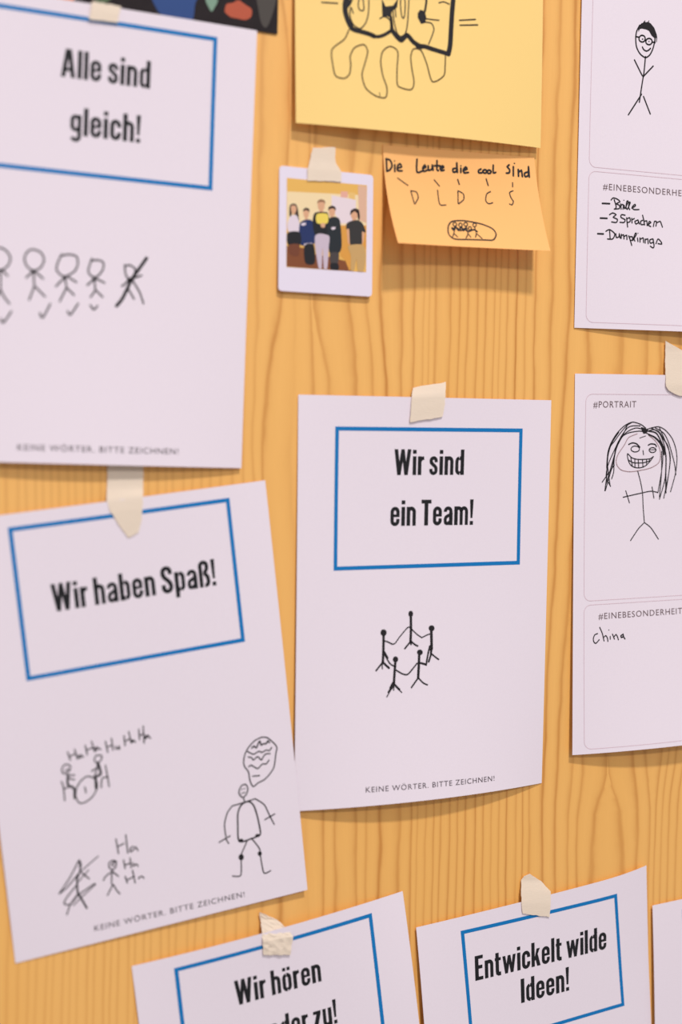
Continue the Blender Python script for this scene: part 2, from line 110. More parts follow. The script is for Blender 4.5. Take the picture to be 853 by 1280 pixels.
    ('face_outline','ink_pale',[('w',0.55,[(58.5,46.5),(50.5,49.4),(46.6,55.2),(41.3,61.8),(39.2,66.8),(40.0,71.0),(44.1,74.8),(52.2,76.3),(62.4,75.4),(72.6,73.5),(79.7,69.8),(81.6,64.7),(80.4,57.9),(76.0,52.0),(69.7,47.8)])]),
    ('drawn_portrait','ink',[('w',0.9,[(50.7,54.8),(54.2,53.6),(58.2,54.4),(61.4,57.0)]),('w',0.9,[(69.5,55.5),(72.0,54.5),(76.1,55.0),(77.4,56.7)]),('w',0.7,[(61.1,58.5),(60.7,59.5),(59.6,60.3),(58.0,60.7),(56.2,60.7),(54.6,60.2),(53.4,59.4),(53.0,58.4),(53.4,57.4),(54.5,56.6),(56.1,56.1),(57.9,56.2),(59.5,56.6),(60.7,57.4),(61.1,58.5)]),('w',0.7,[(77.0,59.4),(76.7,60.3),(75.8,60.9),(74.5,61.3),(73.0,61.3),(71.7,60.9),(70.8,60.2),(70.4,59.4),(70.7,58.5),(71.6,57.9),(72.9,57.5),(74.4,57.5),(75.7,57.9),(76.7,58.6),(77.0,59.4)]),('w',0.5,[(70.6,59.1),(77.3,59.2)]),('w',0.7,[(64.5,59.7),(65.1,63.0)]),('w',0.7,[(49.8,62.1),(54.0,65.3),(59.1,66.6),(65.2,66.7),(71.4,66.3),(74.7,64.6),(71.4,68.4),(67.4,71.7),(62.3,73.3),(57.2,73.0),(53.1,71.1),(50.5,66.9),(49.8,62.1)]),('w',0.7,[(50.5,66.9),(55.1,69.1),(60.2,69.5),(66.3,69.2),(72.4,67.6)]),('w',0.7,[(53.0,65.3),(54.6,71.8)]),('w',0.7,[(56.8,66.1),(57.2,72.9)]),('w',0.7,[(60.1,66.6),(60.8,73.3)]),('w',0.7,[(64.2,66.6),(64.9,73.0)]),('w',0.7,[(68.1,66.7),(68.4,71.3)]),('w',0.7,[(70.8,66.3),(71.4,68.8)]),('w',0.5,[(61.1,49.8),(66.7,48.2)]),('w',0.7,[(59.8,75.8),(62.6,83.9),(64.8,93.2),(65.7,105.0),(67.0,116.9)]),('w',0.7,[(46.3,96.3),(55.6,94.7),(64.8,93.2),(73.0,92.1),(79.2,93.1)]),('w',0.7,[(48.7,91.3),(52.4,100.9)]),('w',0.7,[(74.0,88.7),(76.0,97.6)]),('w',0.7,[(67.0,116.9),(61.1,121.8),(53.7,130.8)]),('w',0.7,[(67.0,116.9),(73.4,121.3),(80.7,130.5)])]),
    ('drawn_hair','ink',[('w',0.7,[(66.5,41.9),(61.3,38.9),(53.6,37.3),(46.2,40.2),(39.4,46.0),(34.1,53.4),(31.2,60.9),(30.4,70.8),(30.6,78.3),(28.8,90.8)]),('w',0.7,[(66.5,43.6),(57.3,41.9),(48.4,45.2),(42.0,51.8),(38.2,59.3),(36.4,69.2),(33.1,79.2),(29.3,90.8)]),('w',0.7,[(66.1,44.8),(59.4,44.4),(49.4,46.0),(42.5,50.2),(37.7,58.4),(32.9,67.5),(30.5,74.2),(30.1,80.8),(34.2,87.5)]),('w',0.7,[(53.6,37.3),(48.2,40.2),(42.4,46.0),(37.5,51.8),(32.7,57.6),(30.9,68.3),(32.1,77.5),(33.7,86.7)]),('w',0.7,[(61.3,40.2),(54.2,40.2),(49.3,41.8),(43.4,48.5),(39.6,56.0),(37.3,65.9),(37.0,75.9),(35.1,81.7)]),('w',0.7,[(49.2,39.3),(45.4,46.8),(39.6,56.8),(34.9,70.9),(32.1,79.2),(29.2,87.4)]),('w',0.7,[(37.4,70.9),(31.1,78.3),(26.2,84.1)]),('w',0.7,[(65.5,43.6),(73.6,41.5),(79.7,41.1),(86.0,44.0),(92.5,50.4),(96.5,58.9),(97.8,67.4),(96.6,78.5),(92.2,92.9)]),('w',0.7,[(66.6,45.2),(73.7,43.2),(79.9,45.3),(84.3,51.2),(88.6,56.3),(91.0,67.4),(89.8,80.1),(87.5,92.8)]),('w',0.7,[(67.6,46.1),(73.9,48.6),(80.2,53.7),(83.5,59.7),(83.8,69.8),(82.1,81.7),(79.8,93.5)]),('w',0.7,[(71.6,41.9),(79.9,46.1),(85.5,57.1),(87.0,69.9),(86.3,83.4),(81.4,98.6)]),('w',1.0,[(69.6,44.4),(76.9,46.1),(82.3,53.7),(86.7,63.1),(87.2,80.0),(87.6,93.7)]),('w',0.7,[(75.7,41.9),(84.1,46.1),(89.6,54.6),(95.3,70.0),(97.1,79.4)]),('w',0.7,[(79.8,41.9),(84.2,49.5),(90.9,63.1),(90.3,76.7),(85.6,97.9)]),('w',0.7,[(82.5,60.5),(83.0,76.6),(81.4,96.9)]),('f',0,[(61.9,41.0),(65.5,41.9),(69.1,43.1),(67.6,46.1),(64.6,46.5),(63.0,44.4)]),('w',1.1,[(40.8,45.2),(34.6,53.4),(31.3,62.5),(30.5,72.5)]),('w',1.1,[(69.7,47.3),(75.9,49.5),(82.9,55.4),(85.2,63.1)])]),
    ('handwritten_word','ink',[('w',0.75,[(22.4,202.7),(19.8,203.6),(18.5,206.4),(19.0,209.1),(20.8,210.3),(23.9,207.6)]),('w',0.75,[(24.4,197.9),(26.8,202.9),(28.3,208.8)]),('w',0.75,[(28.1,206.1),(29.9,204.7),(31.5,206.8),(31.9,209.4)]),('w',0.75,[(34.1,205.6),(34.1,207.8)]),('f',0,[(33.3,200.6),(33.3,200.7),(33.1,200.9),(33.0,200.9),(32.7,200.9),(32.6,200.8),(32.4,200.7),(32.4,200.5),(32.4,200.3),(32.6,200.2),(32.8,200.1),(33.0,200.2),(33.2,200.2),(33.3,200.4)]),('w',0.75,[(36.2,203.9),(38.0,208.0)]),('w',0.75,[(37.8,206.0),(39.6,204.4),(40.9,206.4),(41.7,208.7)]),('w',0.9,[(46.0,204.7),(44.1,205.7),(44.6,207.1),(46.5,206.3),(46.1,204.5),(46.7,206.8),(47.9,208.4)])]),
  ],
  'orange': [
    ('handwritten_line','ink',[('w',1.25,[(2.3,10.2),(2.1,18.3)]),('w',1.25,[(2.1,9.7),(5.3,10.4),(6.6,14.3),(4.3,17.6),(1.8,18.5)]),('w',1.25,[(8.9,13.5),(8.5,18.3)]),('f',0,[(9.4,10.8),(9.3,11.0),(9.1,11.2),(8.9,11.3),(8.6,11.3),(8.4,11.3),(8.2,11.1),(8.2,10.9),(8.3,10.6),(8.4,10.4),(8.7,10.3),(9.0,10.3),(9.2,10.4),(9.4,10.5)]),('w',1.25,[(10.6,15.8),(14.2,14.5),(13.2,12.5),(11.2,14.0),(10.9,17.4),(14.4,17.4)]),('w',1.25,[(27.2,8.2),(26.7,17.4),(31.4,16.3)]),('w',1.25,[(31.5,14.6),(34.1,13.4),(33.4,12.0),(31.8,13.9),(32.4,16.5),(35.1,15.5)]),('w',1.25,[(36.2,12.3),(36.3,15.4),(39.2,14.4),(39.6,11.6),(40.1,15.1)]),('w',1.25,[(43.6,8.1),(43.3,14.5),(44.4,15.1)]),('w',1.25,[(41.2,11.9),(46.1,11.6)]),('w',1.25,[(46.0,13.9),(48.9,12.4),(48.1,11.5),(46.1,13.0),(46.6,15.0),(49.1,14.5)]),('w',1.25,[(59.0,12.5),(56.6,13.2),(56.8,15.4),(59.6,14.4),(59.9,8.6),(60.2,15.4)]),('w',1.25,[(63.2,12.2),(63.0,15.3)]),('f',0,[(63.9,10.4),(63.8,10.6),(63.6,10.9),(63.4,11.0),(63.1,11.0),(62.9,10.9),(62.7,10.7),(62.6,10.5),(62.7,10.2),(62.9,10.0),(63.1,9.9),(63.4,9.9),(63.7,10.0),(63.8,10.2)]),('w',1.25,[(65.1,14.0),(68.3,12.4),(67.3,11.1),(65.3,13.1),(65.8,15.4),(69.3,14.9)]),('w',1.25,[(80.1,11.7),(78.0,12.9),(78.1,14.6),(80.8,14.4)]),('w',1.25,[(84.8,13.2),(84.6,13.7),(84.1,14.2),(83.5,14.5),(82.8,14.5),(82.2,14.3),(81.7,13.9),(81.6,13.4),(81.8,12.8),(82.3,12.4),(82.9,12.1),(83.6,12.0),(84.2,12.2),(84.7,12.7),(84.8,13.2)]),('w',1.25,[(88.4,13.2),(88.2,13.8),(87.7,14.3),(87.1,14.5),(86.4,14.6),(85.8,14.4),(85.4,14.0),(85.2,13.4),(85.4,12.9),(85.9,12.4),(86.5,12.1),(87.3,12.1),(87.9,12.3),(88.3,12.7),(88.4,13.2)]),('w',1.25,[(90.6,8.2),(90.3,13.8),(92.3,13.4)]),('w',1.25,[(104.2,7.1),(102.5,8.6),(104.3,10.6),(103.8,13.0),(101.4,13.4)]),('w',1.25,[(107.7,8.2),(107.1,15.0)]),('f',0,[(109.5,5.6),(109.4,5.9),(109.2,6.1),(108.9,6.2),(108.7,6.2),(108.4,6.1),(108.2,5.9),(108.2,5.7),(108.3,5.4),(108.5,5.2),(108.7,5.1),(109.0,5.1),(109.3,5.2),(109.4,5.4)]),('w',1.25,[(111.7,10.1),(111.5,15.1)]),('w',1.25,[(111.8,12.2),(114.4,10.6),(114.7,15.2)]),('w',1.25,[(119.9,11.4),(116.9,12.6),(117.1,15.0),(119.9,13.9),(120.8,7.4),(120.6,15.2)])]),
    ('handwritten_initials','ink',[('w',0.7,[(10.3,22.9),(18.2,27.8)]),('w',0.75,[(40.4,22.2),(44.3,26.5)]),('w',0.9,[(60.0,20.7),(61.0,24.2)]),('w',0.9,[(83.9,18.8),(85.1,23.6)]),('w',0.75,[(105.9,20.3),(105.5,23.5)]),('w',0.75,[(20.0,31.8),(21.5,41.2)]),('w',0.75,[(20.0,31.6),(24.5,32.2),(25.4,36.3),(21.9,41.1)]),('w',0.75,[(42.4,29.7),(42.6,40.1),(47.6,40.3)]),('w',0.75,[(59.3,29.3),(58.1,38.5)]),('w',0.75,[(59.4,29.1),(63.5,31.2),(63.1,35.4),(58.4,38.9)]),('w',0.75,[(86.5,28.1),(83.1,30.1),(81.5,35.1),(83.5,37.4),(87.1,36.5)]),('w',0.75,[(105.4,26.5),(102.4,28.0),(103.0,31.9),(104.5,34.6),(102.9,37.3),(101.0,36.7)])]),
    ('drawn_group','ink',[('w',0.9,[(50.0,52.6),(45.8,56.8),(44.7,62.6),(48.6,65.9),(61.2,65.7),(73.7,65.4),(80.9,65.0),(84.5,60.6),(82.5,56.4),(74.0,53.2),(60.4,51.5),(50.0,52.6)]),('w',0.7,[(53.4,54.6),(53.1,55.2),(52.5,55.7),(51.8,56.1),(51.1,56.1),(50.6,55.8),(50.3,55.4),(50.3,54.8),(50.6,54.1),(51.1,53.6),(51.8,53.3),(52.6,53.3),(53.1,53.5),(53.4,54.0),(53.4,54.6)]),('w',0.7,[(57.9,54.8),(57.6,55.4),(57.1,55.9),(56.4,56.2),(55.8,56.3),(55.3,56.0),(55.0,55.5),(55.0,54.9),(55.3,54.3),(55.9,53.8),(56.5,53.5),(57.1,53.4),(57.6,53.7),(57.9,54.2),(57.9,54.8)]),('w',0.7,[(62.6,54.1),(62.3,54.7),(61.7,55.3),(61.0,55.6),(60.3,55.6),(59.7,55.4),(59.4,54.9),(59.4,54.3),(59.7,53.6),(60.3,53.1),(61.0,52.8),(61.7,52.8),(62.3,53.0),(62.6,53.5),(62.6,54.1)]),('w',0.7,[(69.7,54.2),(69.4,54.8),(68.9,55.3),(68.3,55.6),(67.6,55.7),(67.1,55.4),(66.9,54.9),(66.9,54.3),(67.2,53.7),(67.7,53.2),(68.3,52.8),(69.0,52.8),(69.5,53.1),(69.7,53.5),(69.7,54.2)]),('w',1.0,[(48.6,58.1),(52.7,57.2),(55.3,59.2),(58.9,57.6),(61.4,59.6),(66.6,57.9),(69.3,59.2)]),('w',0.7,[(51.5,55.8),(49.2,61.6),(46.6,65.0)]),('w',0.7,[(49.2,61.6),(51.5,64.3)]),('w',0.7,[(61.0,55.3),(61.0,61.0),(58.4,64.7)]),('w',0.7,[(61.0,61.0),(62.5,63.8)]),('w',0.7,[(67.9,55.7),(68.1,60.6),(66.5,63.6)]),('w',0.7,[(68.1,60.6),(71.7,64.3)]),('w',1.1,[(48.8,57.4),(49.8,59.5),(52.1,56.5),(53.7,59.2),(56.9,56.2),(57.7,59.0),(60.6,56.8)]),('w',0.7,[(64.9,57.0),(64.7,57.5),(64.2,58.0),(63.6,58.3),(63.1,58.3),(62.6,58.1),(62.4,57.6),(62.4,57.1),(62.7,56.5),(63.2,56.1),(63.7,55.8),(64.3,55.8),(64.7,56.0),(65.0,56.4),(64.9,57.0)])]),
  ],
  'yellow': [
    ('bubble_lettering','ink',[('w',3.0,[(40.3,187.8),(45.8,180.6),(56.0,176.7),(66.2,179.2),(76.6,174.2),(88.5,176.1),(100.6,170.8),(112.7,171.2),(123.9,177.1)]),('w',3.3,[(40.3,187.8),(38.0,193.2),(37.7,199.8),(39.7,206.0),(42.5,210.8)]),('w',2.8,[(41.8,210.3),(43.9,211.7),(49.0,212.4),(55.5,213.3),(59.8,214.5)]),('w',2.0,[(58.4,214.2),(62.7,214.5),(67.9,212.5),(73.4,208.9)]),('w',2.0,[(73.0,199.4),(73.6,204.6),(73.8,209.5)]),('w',2.9,[(73.7,208.5),(77.5,212.7),(81.1,214.8),(85.7,210.8),(90.8,215.1),(96.8,217.8)]),('w',2.7,[(93.8,217.6),(99.8,217.2),(105.9,218.3),(118.9,220.3)]),('w',3.2,[(118.9,220.3),(120.5,213.7),(121.5,201.5),(122.4,190.7),(123.9,177.1)]),('f',0,[(66.1,187.1),(69.0,192.6),(74.9,191.3),(79.1,185.5),(78.1,192.2),(74.1,195.3),(73.0,199.6),(66.4,199.5)]),('f',0,[(96.5,191.5),(100.3,192.1),(101.4,196.6),(100.5,200.3),(97.1,201.5),(94.5,197.4),(94.5,194.1)]),('f',0,[(38.5,191.9),(44.0,190.6),(42.0,194.7),(39.6,197.6)]),('w',1.4,[(101.2,180.0),(101.6,185.3),(100.3,192.1)])]),
    ('thin_lettering','ink',[('w',0.75,[(43.8,200.3),(42.0,196.6),(41.2,201.9),(43.7,208.1),(49.0,210.4),(53.4,205.7),(55.7,197.6),(56.3,179.9)]),('w',0.75,[(47.8,195.3),(49.2,197.7),(52.1,196.7),(50.8,186.4),(48.3,190.7),(47.8,195.3)]),('w',0.75,[(64.4,201.7),(68.1,199.7),(72.5,202.1),(72.8,207.3)]),('w',0.75,[(74.1,194.0),(76.4,193.0),(77.0,198.9)]),('w',0.75,[(74.8,194.6),(75.5,201.7),(77.5,209.4),(80.4,212.3),(84.2,209.9),(86.3,201.7),(88.2,177.7)]),('w',0.75,[(82.8,182.4),(80.9,187.9),(81.5,197.0),(82.9,199.2),(84.0,196.7),(84.6,187.4),(82.8,182.4)]),('w',0.75,[(101.0,197.3),(106.3,197.3),(111.6,197.1)]),('w',0.75,[(100.9,199.7),(105.5,200.1),(107.4,203.9),(105.3,210.1),(102.9,215.1)]),('w',0.75,[(111.8,184.7),(115.6,183.5),(120.2,184.6)])]),
    ('drip_outline','ink_thin',[('w',0.8,[(40.3,212.4),(36.6,219.3),(27.3,227.4),(27.8,238.4),(29.8,245.3),(36.2,246.3),(40.2,242.9),(41.3,236.3),(41.0,230.5),(44.4,224.3),(51.7,221.3),(54.5,225.8),(52.1,234.5),(49.8,242.6),(52.5,251.5),(60.3,256.3),(67.6,256.6),(68.9,249.9),(65.8,241.0),(64.5,231.9),(66.2,224.5),(72.1,220.2),(78.0,223.2),(77.3,234.5),(77.0,245.1),(78.9,248.2),(87.8,249.1),(90.5,243.7),(88.9,233.3),(88.4,225.4),(90.7,220.0),(96.7,220.4),(101.1,229.3),(105.4,241.5),(114.7,236.5),(116.1,229.0),(116.5,221.5)]),('w',0.5,[(63.0,253.8),(63.2,256.0)])]),
    ('motion_line','ink',[('w',0.85,[(128.5,195.1),(141.7,192.9)])]),
    ('motion_line','ink',[('w',0.85,[(128.9,198.6),(143.6,196.6)])]),
    ('motion_line','ink',[('w',0.85,[(19.9,195.8),(32.0,195.0)])]),
  ],
}
PICTURE_AREAS = [('cream',[(5.8,17.3),(66.9,14.7),(67.1,36.0),(6.0,40.7)]),('board',[(39.6,17.0),(58.5,18.6),(58.7,35.2),(46.4,36.2),(39.7,25.3)]),('pinkp',[(46.7,13.7),(52.1,13.2),(52.1,17.6),(46.7,17.8)]),('orangep',[(52.8,13.6),(57.9,13.8),(57.7,18.7),(52.8,17.7)]),('pinkw',[(59.9,8.4),(66.7,8.0),(66.8,34.1),(61.2,32.7)]),('redfloor',[(5.8,54.8),(18.5,55.2),(27.5,59.1),(38.6,60.2),(50.8,62.1),(56.0,69.2),(6.0,69.4)]),('woodp',[(47.0,37.5),(66.8,36.0),(67.0,51.7),(54.0,68.8),(50.8,62.1),(46.7,58.7)])]
PICTURE_PEOPLE = [[('hairp',[(8.3,26.3),(10.8,25.2),(13.0,26.1),(14.3,30.1),(15.2,39.1),(13.5,36.5),(12.3,33.0),(9.4,32.3),(9.9,39.1),(8.7,39.6),(7.7,33.4),(7.7,28.8)]),('skin',[(8.8,27.4),(10.8,26.3),(12.8,27.5),(12.6,30.7),(10.8,32.7),(9.1,31.0)]),('shirtw',[(8.4,34.2),(13.3,33.5),(15.6,40.0),(15.6,44.7),(8.0,45.5),(6.1,40.7)]),('blackp',[(6.5,45.7),(15.6,44.7),(16.1,53.1),(7.1,54.0)]),('legred',[(7.6,54.0),(15.3,53.3),(14.6,60.9),(8.6,60.4)])],[('skin',[(18.2,29.8),(20.4,28.5),(22.6,29.6),(22.2,32.6),(21.3,34.5),(21.8,35.9),(19.3,36.1),(19.5,34.5),(18.6,32.9)]),('hairp',[(18.0,30.0),(18.4,28.3),(20.4,27.3),(22.5,28.0),(22.8,29.9),(20.4,28.9)]),('navy',[(16.8,37.2),(20.5,35.5),(24.3,35.7),(27.3,39.1),(27.6,50.9),(16.0,53.1),(15.2,40.5)]),('shirtw',[(19.2,52.4),(24.9,51.4),(24.8,52.9),(19.3,53.7)]),('blackp',[(19.2,53.7),(26.2,52.6),(27.1,65.1),(20.1,65.6)]),('shirtw',[(16.7,38.5),(20.1,37.8),(19.8,39.3),(17.1,39.9)])],[('skin',[(29.1,23.0),(31.6,21.8),(34.1,22.5),(34.2,26.2),(33.2,28.1),(33.4,29.6),(30.4,29.9),(30.4,28.3),(29.4,26.6)]),('hairlt',[(28.7,23.9),(29.1,21.8),(31.6,20.5),(34.3,21.3),(34.7,23.7),(33.6,22.3),(29.9,22.6)]),('blackp',[(26.4,30.9),(30.2,29.4),(33.7,29.2),(36.7,29.6),(38.1,35.5),(37.4,45.6),(27.9,46.5),(25.3,37.9)]),('yellowp',[(28.4,31.2),(36.4,30.4),(36.5,36.7),(28.7,37.3)]),('skin',[(31.5,37.4),(34.8,37.1),(34.3,39.9),(31.8,39.8)]),('pants',[(27.2,46.6),(37.6,45.4),(37.7,53.8),(36.7,68.1),(34.2,68.7),(33.0,54.2),(32.4,68.9),(30.1,68.6)])],[('skin',[(37.6,26.5),(39.9,25.4),(42.5,26.1),(42.3,29.6),(41.3,31.6),(41.8,32.7),(38.8,32.9),(38.8,31.6),(37.9,30.0)]),('hairp',[(37.2,27.8),(37.5,25.5),(39.9,24.2),(42.5,25.0),(42.8,27.3),(41.2,26.2),(38.7,26.5)]),('jacket',[(36.8,34.7),(39.3,32.5),(43.3,31.9),(46.4,34.8),(47.8,51.7),(45.2,57.2),(38.6,57.3),(36.6,42.0)]),('greyp',[(39.1,57.4),(45.5,57.1),(44.7,64.4),(39.5,64.7)]),('blackp',[(39.3,64.7),(45.0,64.4),(45.4,68.7),(39.7,68.8)]),('shirtw',[(39.6,39.5),(42.6,38.9),(42.4,40.5),(39.9,41.0)])],[('skin',[(54.8,27.7),(57.3,26.1),(60.1,27.3),(59.9,30.5),(58.7,32.5),(58.7,33.7),(55.8,33.9),(56.0,32.4),(54.9,30.9)]),('hairp',[(54.2,29.6),(54.5,26.6),(57.5,24.7),(60.8,25.5),(61.7,30.8),(60.5,32.8),(59.6,28.2),(57.4,26.8),(55.3,28.4)]),('skin',[(51.6,39.0),(53.8,39.3),(54.3,49.0),(52.7,49.5)]),('skin',[(63.3,40.9),(65.5,40.9),(64.5,48.2),(62.6,49.3)]),('tee',[(51.5,35.8),(55.1,33.7),(60.2,32.8),(63.8,34.8),(66.3,39.7),(65.5,41.2),(63.5,40.9),(63.0,50.9),(54.8,51.5),(53.4,39.8),(51.2,39.8)]),('beige',[(52.9,51.4),(64.0,49.9),(66.6,57.3),(64.8,68.6),(60.6,68.9),(59.5,60.6),(57.5,68.6),(55.0,68.3),(54.9,58.1)])]]
TAPES = {
    'team': [((480.8, 19.3), (508.2, 23.9), 0.5), ((478.7, 12.5), (506.5, 14.4), 2.9), ((478.0, 3.8), (506.1, 7.6), 3.1), ((477.4, -6.2), (504.3, -1.8), 3.0)],
    'haben': [((253.0, -33.9), (277.6, -34.1), 0.6), ((252.2, -51.0), (277.4, -51.3), 0.7), ((251.3, -59.3), (276.4, -56.5), 3.0), ((254.0, -66.8), (276.0, -65.7), 3.6), ((261.1, -77.7), (275.5, -72.7), 3.5), ((266.1, -84.5), (273.0, -81.2), 3.4)],
    'polaroid': [((399.7, 184.5), (417.0, 186.3), 0.5), ((397.4, 176.0), (417.0, 175.9), 0.8), ((395.6, 169.7), (421.0, 170.0), 1.5), ((395.3, 161.4), (421.6, 162.8), 1.7)],
    'listen': [((362.2, -354.4), (363.7, -354.9), 1.5), ((363.3, -360.2), (376.2, -362.0), 1.2), ((363.2, -367.2), (384.8, -370.6), 4.6), ((362.9, -374.5), (386.1, -373.8), 6.9), ((363.7, -384.0), (384.4, -387.1), 6.7)],
    'wild': [((583.2, -357.3), (588.3, -356.0), 1.0), ((580.5, -360.1), (598.9, -363.2), 0.8), ((579.7, -369.5), (606.7, -371.8), 3.0), ((579.5, -376.7), (605.9, -380.3), 4.2), ((580.3, -385.3), (605.3, -391.7), 4.4)],
    'portrait_lower': [((705.3, 59.6), (706.0, 59.2), 1.5), ((705.4, 52.3), (722.1, 52.7), 1.1), ((705.0, 44.0), (737.0, 45.4), 1.7), ((704.7, 34.5), (736.5, 35.2), 2.7), ((704.7, 24.1), (735.9, 26.2), 3.8), ((707.8, 20.7), (735.4, 19.8), 3.7), ((715.8, 17.0), (734.9, 15.3), 3.6)],
    'alle': [((242.1, 263.4), (261.2, 262.7), 4.8), ((241.0, 257.6), (260.0, 257.4), 5.2), ((239.9, 251.9), (258.9, 251.7), 5.2)],
}
GRAIN_ROWS = [321.2, 233.6, 150.5, 74.7, 24.9, -24.7, -70.6, -163.3, -239.6, -284.0, -316.8, -400.8, -485.8]
